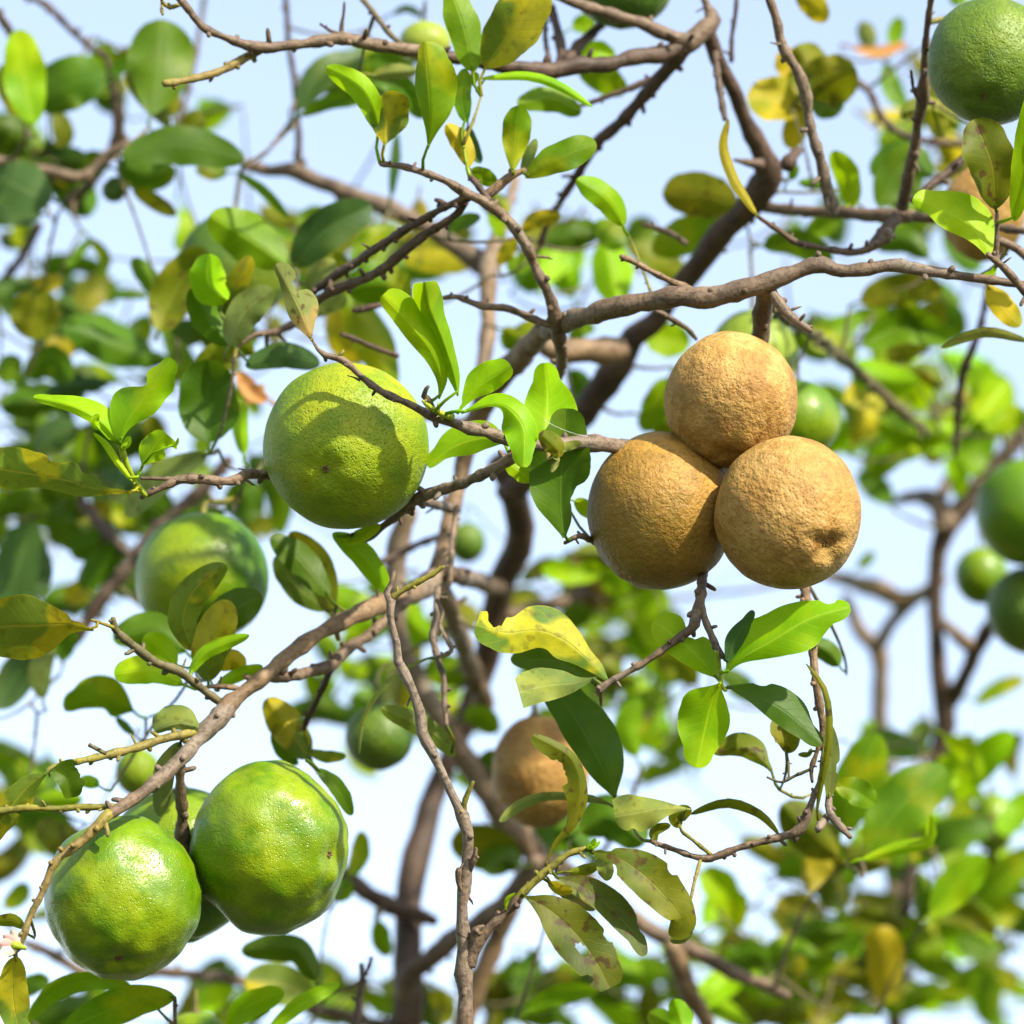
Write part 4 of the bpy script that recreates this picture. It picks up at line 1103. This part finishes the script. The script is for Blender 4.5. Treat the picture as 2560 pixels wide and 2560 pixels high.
LF(2, 'M', 'I', .42, '1570,1210 1610,1010 1650,830', 85)
LF(1, 'Y', 'I', .28, '1490,1410 1620,1240 1760,1130', 92)
LF(2, 'M', 'I', .42, '1700,1330 1850,1210 1990,1100', 82)
LF(2, 'Z', 'I', .46, '980,1400 850,1400 735,1330', 105)
LF(1, 'K', 'I', .32, '695,1650 620,1600 510,1630', 82)
LF(1, 'W', 'I', .32, '1240,1840 1265,1650 1210,1470', 92, tilt=-.3, fold=.25, wl=[10, 60, 95, 85, 70, 20], wr=[10, 40, 80, 100, 95, 40])
LF(1, 'K', 'I', .30, '1430,1430 1450,1320 1425,1205', 46)
LF(1, 'Y', 'I', .08, '300,2000 275,1900 240,1812', 56, tilt=.2)
LF(1, 'M', 'I', .1, '300,1990 210,1930 120,1880', 60)
LF(2, 'M', 'I', .5, '1700,390 1790,320 1940,260', 44)
LF(2, 'K', 'I', .5, '1690,760 1730,700 1790,650', 48)
LF(2, 'O', 'I', .6, '1890,740 1865,630 1920,520', 46)
LF(2, 'M', 'I', .5, '1560,640 1620,580 1700,545', 40)
LF(1, 'K', 'F', .12, '1040,1670 980,1600 900,1560', 55)
LF(2, 'K', 'F', .46, '1290,890 1230,820 1130,740', 62)
LF(2, 'M', 'F', .5, '1130,1200 1170,1160 1210,1120', 30)
# --- the olive leaves on the sharp upright twig
LF(1, 'P', 'H', -.008, '1085,1170 1140,1060 1220,960 1262,800 1210,640 1028,535', 60, tip=-.1, tilt=.4, fold=.3, wl=[3, 12, 25, 60, 95, 88, 62, 14], wr=[3, 10, 22, 35, 28, 25, 22, 6], chew=[(-1, .62, .4, .07), (-1, .76, .35, .06), (-1, .7, .25, .04)], nt=54)
LF(1, 'P', 'H', -.010, '1300,1105 1420,1120 1560,1210 1680,1330 1745,1430 1695,1512', 92, tip=-.05, tilt=-.45, fold=-.15, wl=[3, 40, 95, 120, 105, 75, 4], wr=[3, 50, 85, 95, 85, 55, 4], chew=[(-1, .12, .6, .05), (1, .2, .45, .06), (-1, .55, .22, .04)], nt=54)
LF(1, 'G', 'H', -.004, '1780,1440 1760,1500 1690,1530', 34, tip=.2, tilt=-.5, fold=.4)
LF(1, 'P', 'H', -.012, '1130,1225 1260,1260 1400,1370 1510,1490 1568,1605', 75, tip=-.1, tilt=-.5, fold=-.1, wl=[3, 35, 70, 82, 70, 40, 4], wr=[3, 28, 45, 55, 55, 40, 4], chew=[(-1, .78, .3, .06)], nt=50)
LF(1, 'P', 'H', -.014, '985,1315 1110,1380 1240,1500 1340,1640 1400,1760', 110, tip=-.1, tilt=-.4, fold=-.15, wl=[3, 60, 100, 118, 120, 100, 40], wr=[3, 55, 105, 125, 120, 92, 30], chew=[(1, .86, .45, .05), (-1, .66, .18, .05)], nt=90, hole=(.60, .20, .15))
LF(1, 'S', 'H', .006, '1100,1250 1190,1290 1330,1380', 42, tip=.1, tilt=.3)
LF(1, 'W', 'H', .004, '1110,1245 1150,1280 1220,1290', 28, tilt=.3)
LF(1, 'O', 'H', .01, '1200,1200 1270,1190 1350,1165', 28, tilt=.4)
LF(1, 'G', 'H', .004, '1330,1095 1370,1150 1390,1240', 42, tilt=.5)
LF(1, 'Y', 'H', -.012, '1290,1085 1315,1065 1330,1035', 14, fold=.6)
LF(1, 'Y', 'H', -.012, '1295,1085 1325,1075 1355,1050', 10, fold=.6)
LF(1, 'Y', 'H', -.010, '895,1380 905,1330 945,1300', 11, fold=.6)
LF(1, 'Z', 'E', .006, '1400,1755 1330,1680 1200,1560 1060,1500 900,1510 752,1470', 100, tip=-.05, tilt=.4, fold=.2, wr=[3, 35, 45, 80, 120, 120, 75, 80, 60], wl=[3, 28, 60, 95, 80, 90, 100, 85, 20], chew=[(1, .88, .85, .07)], nt=54)
LF(1, 'G', 'E', .0, '1340,1725 1220,1755 1090,1765 960,1800', 70, tip=-.05, tilt=.5, fold=.2, wr=[3, 20, 60, 80, 90, 60], wl=[3, 25, 55, 75, 75, 80], nt=34)
LF(1, 'K', 'H', .045, '1430,850 1340,640 1230,450 1120,300', 118, tip=.1, tilt=.3, fold=.15, wl=[3, 60, 85, 95, 85, 50], wr=[3, 90, 140, 140, 110, 50])
LF(1, 'K', 'H', .05, '1310,270 1150,180 920,170', 70, tilt=.3)
LF(1, 'G', 'H', .045, '1425,880 1300,840 1100,825 960,870 865,955', 30, tip=-.1, tilt=-.4, wl=[3, 22, 25, 30, 34, 3], wr=[3, 18, 14, 16, 20, 3])
LF(1, 'Z', 'H', .055, '650,640 540,520 295,405', 55, tilt=.3)
LF(1, 'G', 'H', .05, '545,155 420,215 310,300 235,400 200,500 190,630', 13, tilt=.5, fold=.3)
LF(1, 'O', 'H', .30, '970,1160 800,1080 630,1050', 115)
LF(1, 'K', 'H', .29, '960,1180 880,1130 790,1200', 80)
LF(1, 'M', 'H', .2, '1000,1870 1150,1790 1340,1770', 52)
LF(1, 'M', 'H', .28, '1530,640 1480,500 1540,360', 64)
LF(1, 'K', 'H', .18, '1260,1000 1400,930 1570,1060', 115)
LF(1, 'M', 'H', .30, '700,470 760,440 860,520', 60)
LF(1, 'M', 'H', .32, '520,280 600,220 720,270', 80)
LF(1, 'K', 'H', .30, '770,640 850,680 900,780', 70)
LF(1, 'M', 'H', .3, '280,1430 300,1540 340,1600', 50)
# --- lower left
LF(1, 'Z', 'G', -.006, '235,715 130,790 20,930 -60,1060', 70, tip=.0, tilt=-.3, fold=.3, wl=[3, 40, 75, 70, 50, 10], wr=[3, 45, 62, 80, 60, 10], nt=30, chew=[(-1, .55, .3, .07)])
LF(1, 'K', 'G', .0, '245,700 320,745 345,840', 85, tip=.1, tilt=-.3, wl=[3, 60, 95, 90, 60, 20], wr=[3, 40, 48, 50, 40, 20], chew=[(-1, .5, .35, .14)], nt=34)
LF(1, 'Y', 'G', .1, '480,780 430,760 380,760', 32)
LF(1, 'O', 'G', .22, '385,1000 280,1030 185,950', 82)
LF(1, 'G', 'G', .028, '960,500 860,480 745,520', 80, tip=.0, tilt=.4, fold=.5, wl=[20, 30, 30, 20, 4], wr=[20, 75, 95, 80, 10])
LF(1, 'G', 'G', .03, '875,570 800,700 770,930', 52, tip=.1, tilt=.3, fold=.3)
LF(1, 'Z', 'G', .10, '1490,650 1390,500 1285,360', 85, tilt=.3)
LF(1, 'K', 'G', .11, '1440,680 1360,600 1330,480', 40)
LF(1, 'Z', 'G', .10, '1490,612 1570,640 1670,638', 30, tilt=.3)
LF(1, 'K', 'G', .06, '1530,700 1630,790 1700,925', 40, tilt=-.4)
LF(1, 'Z', 'G', -.024, '80,1605 62,1780 100,2010', 78, tilt=.2, nt=30, chew=[(-1, .75, .3, .05)])
LF(1, 'M', 'G', .05, '845,1800 620,1830 310,1960', 85, tilt=-.45, fold=.15)
LF(1, 'M', 'G', .07, '640,1755 450,1720 270,1770 130,1920', 50, tilt=-.4)
LF(1, 'K', 'G', .15, '1525,1720 1420,1570 1165,1580', 68, tilt=.2)
LF(1, 'Z', 'G', .24, '1510,1800 1350,1740 1180,1720', 105)
LF(1, 'Y', 'G', .09, '1300,1960 1460,1830 1640,1735', 40, tilt=-.4)
LF(1, 'Y', 'G', .10, '1110,1960 1180,1860 1370,1770', 66, tilt=-.3)
LF(1, 'M', 'G', .11, '1130,1900 1220,1860 1310,1830', 60)
LF(1, 'M', 'G', .24, '1690,1220 1740,1110 1745,1000', 46)
LF(1, 'O', 'G', .0, '115,1470 60,1430 -30,1440', 32)
LF(1, 'M', 'G', .24, '1620,1340 1660,1280 1690,1240', 50)
LF(1, 'K', 'G', .2, '100,1800 160,1740 240,1720', 50)
LF(1, 'M', 'G', .34, '20,1370 90,1310 130,1250', 50)
LF(1, 'M', 'G', .3, '120,690 150,740 220,790', 40)
LF(1, 'Y', 'G', .24, '150,880 250,850 400,850', 50)
LF(1, 'K', 'G', .16, '650,540 610,500 560,450', 22)
# --- loose foliage further back, seeded around the masses in the photograph
frng = random.Random(5)
def FILL(tree, cx, cy, rx, ry, n, mats, dmin, dmax, stuff=False):
    for _ in range(int(n * 1.25 + 0.5) if tree == 2 else n):
        while True:
            a, b = frng.uniform(-1, 1), frng.uniform(-1, 1)
            if a * a + b * b < 1:
                break
        x, y = cx + a * rx, cy + b * ry
        d = frng.uniform(dmin, dmax)
        ln = frng.uniform(0.030, 0.056) / (2200e-7) / ((D0 + d) / D0)
        vis = frng.uniform(0.45, 1.0)
        ang = frng.uniform(0, 6.283)
        dx, dy = math.cos(ang) * ln * vis, math.sin(ang) * ln * vis * 0.8
        bow = frng.uniform(-0.18, 0.18)
        pts = [(x - dx / 2, y - dy / 2), (x - dy * bow, y + dx * bow), (x + dx / 2, y + dy / 2)]
        LF(tree, frng.choice(mats), 'X', d, pts, ln * frng.uniform(0.12, 0.21), tip=frng.uniform(-.8, .8), tilt=frng.uniform(-.9, .9), peak=frng.uniform(.38, .64), fold=frng.choice((.15, .3, .6, -.3, .9)), bend=frng.uniform(-.35, .35), stuff=stuff,
           chew=[(frng.choice((-1, 1)), frng.uniform(.3, .9), frng.uniform(.3, .7), frng.uniform(.06, .16))] if frng.random() < .4 else None)
FILL(1, 110, 560, 150, 190, 5, 'KMOKT', .30, .40)
FILL(1, 70, 330, 90, 100, 4, 'KTK', .30, .40)
FILL(1, 120, 880, 150, 180, 10, 'KTKM', .28, .40)
FILL(1, 170, 1080, 190, 140, 8, 'KTKM', .30, .40)
FILL(1, 330, 640, 130, 90, 4, 'KMO', .28, .40)
FILL(1, 640, 470, 130, 80, 3, 'MOK', .30, .38)
FILL(2, 60, 760, 170, 260, 12, 'KMTKO', .42, .65)
FILL(2, 130, 1010, 200, 150, 11, 'KMTK', .42, .65)
FILL(2, 380, 900, 170, 150, 11, 'KMKO', .42, .6)
FILL(2, 60, 360, 100, 110, 5, 'KTM', .42, .6)
FILL(2, 1810, 1700, 160, 210, 24, 'MYMOMK', .40, .65)
FILL(2, 1480, 1850, 330, 85, 22, 'MYMOZ', .38, .62)
FILL(2, 1120, 1870, 220, 60, 10, 'MYMK', .40, .65)
FILL(2, 1740, 770, 200, 90, 16, 'YMYMZ', .42, .7)
FILL(2, 1120, 1160, 150, 120, 10, 'MYMKO', .45, .7)
FILL(2, 1180, 1380, 150, 100, 9, 'MKMY', .45, .7)
FILL(2, 700, 1290, 150, 150, 10, 'MKOM', .42, .65)
FILL(2, 560, 1880, 260, 45, 12, 'MKOM', .42, .65)
FILL(2, 1150, 470, 120, 40, 3, 'KMY', .42, .6)
FILL(2, 700, 480, 140, 70, 5, 'KMO', .42, .6)
FILL(2, 1800, 190, 130, 110, 6, 'MOK', .42, .6)
FILL(2, 720, 120, 110, 50, 4, 'KMT', .42, .6)
FILL(2, 1620, 440, 240, 50, 5, 'KMO', .42, .6)
FILL(2, 60, 1640, 80, 120, 4, 'MKO', .42, .6)
for args in ((1150, 1180, 170, 120, 13, 'MYMOK'), (1250, 1300, 150, 90, 8, 'MKYO'), (750, 1250, 130, 170, 11, 'MOKY'), (1000, 1500, 110, 110, 7, 'MKY'),
             (1650, 1440, 120, 90, 5, 'MYK'), (1750, 800, 200, 110, 14, 'YMYZ'), (1700, 610, 190, 70, 7, 'OMK'), (1120, 480, 150, 70, 7, 'MYO'),
             (500, 560, 150, 110, 8, 'MOZ'), (230, 600, 200, 140, 5, 'MKO'), (640, 420, 120, 60, 4, 'MO'), (220, 230, 180, 120, 6, 'MKO'),
             (1770, 300, 130, 140, 6, 'MOW'), (1600, 1720, 250, 130, 20, 'MYZO'), (1350, 1840, 250, 80, 14, 'MYMZ'), (900, 1880, 200, 45, 8, 'MYO'),
             (300, 1900, 250, 30, 5, 'MKY'), (80, 1500, 80, 70, 4, 'MKO'), (1850, 1500, 80, 80, 6, 'MY')):
    FILL(2, *args, .33, .55)
FILL(2, 1650, 1900, 380, 70, 6, 'MYMOK', .7, 1.1, True)
FILL(2, 1750, 790, 220, 90, 4, 'MYMO', .7, 1.1, True)
FILL(2, 1100, 1180, 150, 110, 4, 'MYMK', .7, 1.1, True)
FILL(2, 120, 930, 180, 200, 5, 'KMT', .7, 1.1, True)
flush_leaves()
# ------------------------------------------------------------------ fruit
def to_world(v):
    return (RIGHT * v[0] + UP * v[1] - FWD * v[2]).normalized()       # x right, y up, z towards the lens

def fruit(tile, cx, cy, rx, ry, d, kind, label, group=None, end=(0, -0.8, 0.6), stem=True, hi=False, egg=0.0, dimple=0.05, lump=0.018, tree=1, scar=True):
    c = P(tile, cx, cy, d)
    ax, ay = px2m(tile, rx, d), px2m(tile, ry, d)
    az = (ax + ay) / 2
    seed = rng.uniform(0, 99)
    e = to_world(end)                       # direction of the blossom end
    quat = (-e).to_track_quat('Z', 'Y')
    mat3 = quat.to_matrix()
    inv = mat3.inverted()
    nu, nv = (112, 72) if hi else (40, 26)
    verts, faces = [], []
    for i in range(nv + 1):
        th = math.pi * i / nv
        for j in range(nu):
            ph = 2 * math.pi * j / nu
            u = Vector((math.sin(th) * math.cos(ph), math.sin(th) * math.sin(ph), math.cos(th)))
            r = 1 + lump * noise.noise(u * 1.6 + Vector((seed, 0, 0))) + lump * 0.45 * noise.noise(u * 4.0 + Vector((0, seed, 0)))
            r += egg * (u.z * u.z - 0.33) * (1 if u.z > 0 else 0.3)
            pol = math.pi - th
            r -= dimple * math.exp(-(pol / 0.16) ** 2)          # blossom end
            r += dimple * 0.35 * math.exp(-((pol - 0.30) / 0.14) ** 2) * (1 + 0.6 * math.sin(5 * ph + seed))
            r -= dimple * 0.8 * math.exp(-(th / 0.20) ** 2)      # stalk end
            w = mat3 @ (u * r)
            s = RIGHT * (w.dot(RIGHT) * ax) + UP * (w.dot(UP) * ay) + FWD * (w.dot(FWD) * az)
            verts.append(inv @ s)
    for i in range(nv):
        for j in range(nu):
            a, b = i * nu + j, i * nu + (j + 1) % nu
            faces.append((a, a + nu, b + nu, b))
    me = bpy.data.meshes.new('citrus_fruit')
    me.from_pydata([tuple(v) for v in verts], [], faces)
    bm = bmesh.new(); bm.from_mesh(me)
    bmesh.ops.remove_doubles(bm, verts=bm.verts, dist=1e-6)
    bmesh.ops.recalc_face_normals(bm, faces=bm.faces)
    bm.to_mesh(me); bm.free()
    o = link('citrus_fruit', me, None, c, FM[kind])
    o.rotation_euler = quat.to_euler()
    o['label'] = label
    o['category'] = 'fruit'
    if group:
        o['group'] = group
    top = sum((v for v in verts[:nu]), Vector()) / nu
    bot = sum((v for v in verts[-nu:]), Vector()) / nu
    # calyx button, and the stalk that reaches the wood
    V, F, U = [], [], []
    rad = az
    tube_into(V, F, U, [(top + Vector((0, 0, -0.001)), rad * 0.11), (top + Vector((0, 0, rad * 0.05)), rad * 0.13), (top + Vector((0, 0, rad * 0.10)), rad * 0.07)], 10, 0.3, seed)
    cal = bpy.data.objects.new('calyx', mesh_from('calyx', V, F, U)); COL.objects.link(cal)
    cal.data.materials.append(BM['b']); cal.parent = o
    if scar:
        V, F, U = [], [], []
        for k in range(5):
            a = k * 1.2566 + seed
            p = bot + Vector((math.cos(a), math.sin(a), 0)) * rad * 0.022
            tube_into(V, F, U, [(p + Vector((0, 0, rad * 0.02)), rad * 0.026), (p + Vector((math.cos(a + 1), math.sin(a + 1), -1)) * rad * 0.022, rad * 0.012)], 6, 0.4, seed)
        sc = bpy.data.objects.new('blossom_scar', mesh_from('blossom_scar', V, F, U)); COL.objects.link(sc)
        sc.data.materials.append(SCAR); sc.parent = o
    if stem:
        tw = c + mat3 @ (top + Vector((0, 0, rad * 0.08)))
        (q, r, ob), dist = nearest(tree, tw)
        V, F, U = [], [], []
        lift = mat3 @ Vector((0, 0, 1)) * min(dist * 0.4, rad)
        pts = [(tw, rad * 0.05), (tw + lift, rad * 0.045), ((tw + lift + q) / 2, rad * 0.045), (q, rad * 0.05)]
        path = catmull(pts, 0.004)
        path = [(inv @ (p - c), r_) for p, r_ in path]
        tube_into(V, F, U, path, 8, 0.2, seed)
        st = bpy.data.objects.new('stalk', mesh_from('stalk', V, F, U)); COL.objects.link(st)
        st.data.materials.append(BM['g' if d < 0.2 else 'o']); st.parent = o
    return o

fruit('X', 653, 841, 157, 158, .034, 'lime', 'yellow-green fruit with a dark navel, crossed by a thin grey twig', end=(-.22, -.30, .93), hi=True, dimple=.045, egg=.02)
fruit('X', 1381, 754, 126, 128, .024, 'russet', 'smallest brown russet fruit, topmost of the brown cluster', scar=False, end=(-.1, -.80, .6), hi=True, lump=.03, stem=False)
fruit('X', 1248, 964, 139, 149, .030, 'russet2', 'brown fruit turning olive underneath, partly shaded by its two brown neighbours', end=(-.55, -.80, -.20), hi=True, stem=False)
fruit('X', 1487, 968, 138, 144, .0, 'russet', 'largest brown russet fruit with a puckered end and dry rough skin', end=(.50, -.42, .75), hi=True, dimple=.08, lump=.03, stem=False)
fruit('X', 230, 1695, 149, 154, .012, 'green', 'glossy green fruit with a thin yellowish twig running down its edge', end=(.02, -.70, .70), hi=True, lump=.055, stem=False)
fruit('X', 508, 1598, 149, 160, .032, 'green', 'glossy green fruit with a bright sun glint and a scarred flank', end=(.80, -.05, .55), hi=True, lump=.06, stem=False)
fruit('G', 870, 1160, 365, 372, .082, 'green', 'green fruit mostly hidden behind the two glossy green fruit', end=(0, -.9, .3), hi=True, stem=False)
fruit('C', 1775, 295, 308, 312, .06, 'deep', 'dark green fruit with a pebbled yellow flank beside an upright twig', end=(-.2, -.6, .7), hi=True, lump=.03)
fruit('B', 1460, -70, 245, 208, .16, 'deep', 'dark green fruit hanging above the forked brown branch, only its bottom showing', end=(0, -.9, .3), hi=True)
fruit('D', 975, 1245, 325, 318, .15, 'green', 'soft green fruit with yellow patches behind a spray of mottled leaves', end=(0, -.8, .5))
fruit('A', 1130, 1295, 272, 275, .24, 'deep', 'dull green fruit hidden behind a curled pale leaf', end=(0, -.8, .5))
fruit('B', 508, 205, 125, 105, .22, 'pale', 'pale green fruit behind the thin bare upper branch', end=(0, -.9, .3))
fruit('C', 1735, 1030, 205, 230, .20, 'russet', 'blurred brown fruit behind an olive leaf and a bright green leaf', end=(0, -.9, .3))
fruit('F', 845, 480, 200, 190, .20, 'green', 'green fruit peeping out behind the brown cluster on its sunny side', end=(0, -.9, .3))
fruit('C', 625, 1715, 215, 222, .22, 'pale', 'pale green fruit behind the stalk of the brown cluster', end=(0, -.9, .3))
fruit('F', 1955, 925, 260, 262, .34, 'green', 'large blurred green fruit with a yellow cheek beside the dark forked stem', end=(0, -.9, .3), tree=2)
fruit('F', 1725, 1235, 130, 138, .42, 'green', 'small blurred green fruit between the dark forked stem and larger fruit', end=(0, -.9, .3), tree=2)
fruit('F', 1965, 1400, 215, 212, .36, 'deep', 'blurred dull green fruit below the one with a yellow cheek', end=(0, -.9, .3), tree=2)
fruit('H', 1062, 715, 238, 262, .20, 'russet', 'blurred pale brown egg-shaped fruit behind a crescent olive leaf', end=(.1, -.95, .2), egg=.08, lump=.03)
fruit('H', 285, 545, 165, 160, .22, 'deep', 'blurred dark green fruit behind the upright brown twig', end=(0, -.9, .3))
fruit('E', 710, 1075, 92, 100, .42, 'deep', 'small blurred dark green fruit behind the tan limb', end=(0, -.9, .3))
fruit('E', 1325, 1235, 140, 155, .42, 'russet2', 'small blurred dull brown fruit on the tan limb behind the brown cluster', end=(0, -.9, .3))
fruit('I', 1785, 960, 108, 145, .46, 'green', 'blurred green fruit among pale leaves below the dark forked stem', end=(0, -.9, .3), tree=2)
fruit('G', 665, 715, 108, 115, .24, 'lime', 'small blurred yellow fruit above the glossy green pair', end=(0, -.9, .3))
fruit('G', 940, 2040, 175, 165, .16, 'green', 'green fruit among leaves under the glossy green pair', end=(0, -.9, .3))

# ------------------------------------------------------------------ blossom at the end of the yellowish twig
fl = bpy.data.objects.new('citrus_blossom', None)
COL.objects.link(fl)
f0 = P('G', 88, 1555, -.032)
fl.location = f0
fl.empty_display_size = 0.01
fl['label'] = 'small pink and cream blossom at the end of the yellowish twig'
fl['category'] = 'flower'
def petal(dx, dy, ln, wid, mat, dz):
    axis = to_world((dx, dy, dz))
    side = axis.cross(FWD).normalized()
    up = side.cross(axis).normalized()
    V, F = [], []
    n, m = 8, 4
    for i in range(n + 1):
        t = i / n
        w = wid * (math.sin(math.pi * min(1, 0.08 + t * 0.92)) ** 0.7)
        for j in range(-m, m + 1):
            v = j / m
            V.append(axis * (t * ln) + side * (w * v) + up * (0.35 * w * v * v - 0.25 * ln * t * t))
    k = 2 * m + 1
    for i in range(n):
        for j in range(2 * m):
            a = i * k + j
            F.append((a, a + 1, a + k + 1, a + k))
    o = link('petal', mesh_from('petal', V, F, None), None, None, mat)
    o.parent = fl
for args in ((-.9, .75, .0085, .0022, PETAL, .3), (-1, .25, .0095, .0026, PETAL, .5), (-1, -.35, .0090, .0027, PETAL2, .6), (-.4, 1, .0075, .002, PETAL2, -.2), (-.9, -.05, .010, .0022, PETAL2, -.5)):
    petal(*args)
V, F, U = [], [], []
tube_into(V, F, U, [(to_world((.6, -.2, 0)) * 0.0035, .0007), (Vector((0, 0, 0)), .0017), (to_world((-1, .2, .2)) * 0.0018, .0020), (to_world((-1, .2, .2)) * 0.003, .0016)], 8, .1, 2)
cx = link('calyx', mesh_from('calyx', V, F, U), None, None, BM['y']); cx.parent = fl

# a strand of spider silk from the young leaf to the brown cluster's twig
a, b = P('E', 1082, 482, .015), P('E', 1292, 562, .008)
V, F, U = [], [], []
tube_into(V, F, U, [(a.lerp(b, i / 8) + Vector((0, 0, -0.0012 * 4 * (i / 8) * (1 - i / 8))), 0.00006) for i in range(9)], 5, 0, 0)
sk = link('spider_thread', mesh_from('spider_thread', V, F, U, a), None, a, SILK)
sk['label'] = 'fine white spider thread between a young leaf and the grey twig'
sk['category'] = 'thread'

# ------------------------------------------------------------------ the ground below
gm, nt, out = new_mat('dry_grass_ground')
tc = N(nt, 'ShaderNodeTexCoord')
n1 = N(nt, 'ShaderNodeTexNoise', i_Scale=0.6, i_Detail=6.0); L(nt, tc.outputs['Object'], n1.inputs['Vector'])
n2 = N(nt, 'ShaderNodeTexNoise', i_Scale=40.0, i_Detail=6.0); L(nt, tc.outputs['Object'], n2.inputs['Vector'])
c = mixcol(nt, ramp(nt, n1.outputs[0], [(0.4, 0.0), (0.6, 1.0)]), (0.045, 0.07, 0.02), (0.11, 0.085, 0.05))  # kept dark: the shade of the orchard canopy is put into these colours
c = mixcol(nt, math_n(nt, 'MULTIPLY', n2.outputs[0], 0.5), c, (0.035, 0.05, 0.015))
pb = N(nt, 'ShaderNodeBsdfPrincipled', i_Roughness=0.95); L(nt, c, pb.inputs['Base Color'])
bp = N(nt, 'ShaderNodeBump', i_Distance=0.03); L(nt, n2.outputs[0], bp.inputs['Height']); L(nt, bp.outputs[0], pb.inputs['Normal'])
L(nt, pb.outputs[0], out.inputs[0])
bm = bmesh.new()
bmesh.ops.create_grid(bm, x_segments=80, y_segments=80, size=1500)
for v in bm.verts:
    rr = math.hypot(v.co.x, v.co.y)
    v.co.z = 0.25 * noise.noise(v.co * 0.01) if rr > 60 else 0
me = bpy.data.meshes.new('ground'); bm.to_mesh(me); bm.free()
g = link('ground', me, None, (0, 0, 0), gm)
g['kind'] = 'structure'
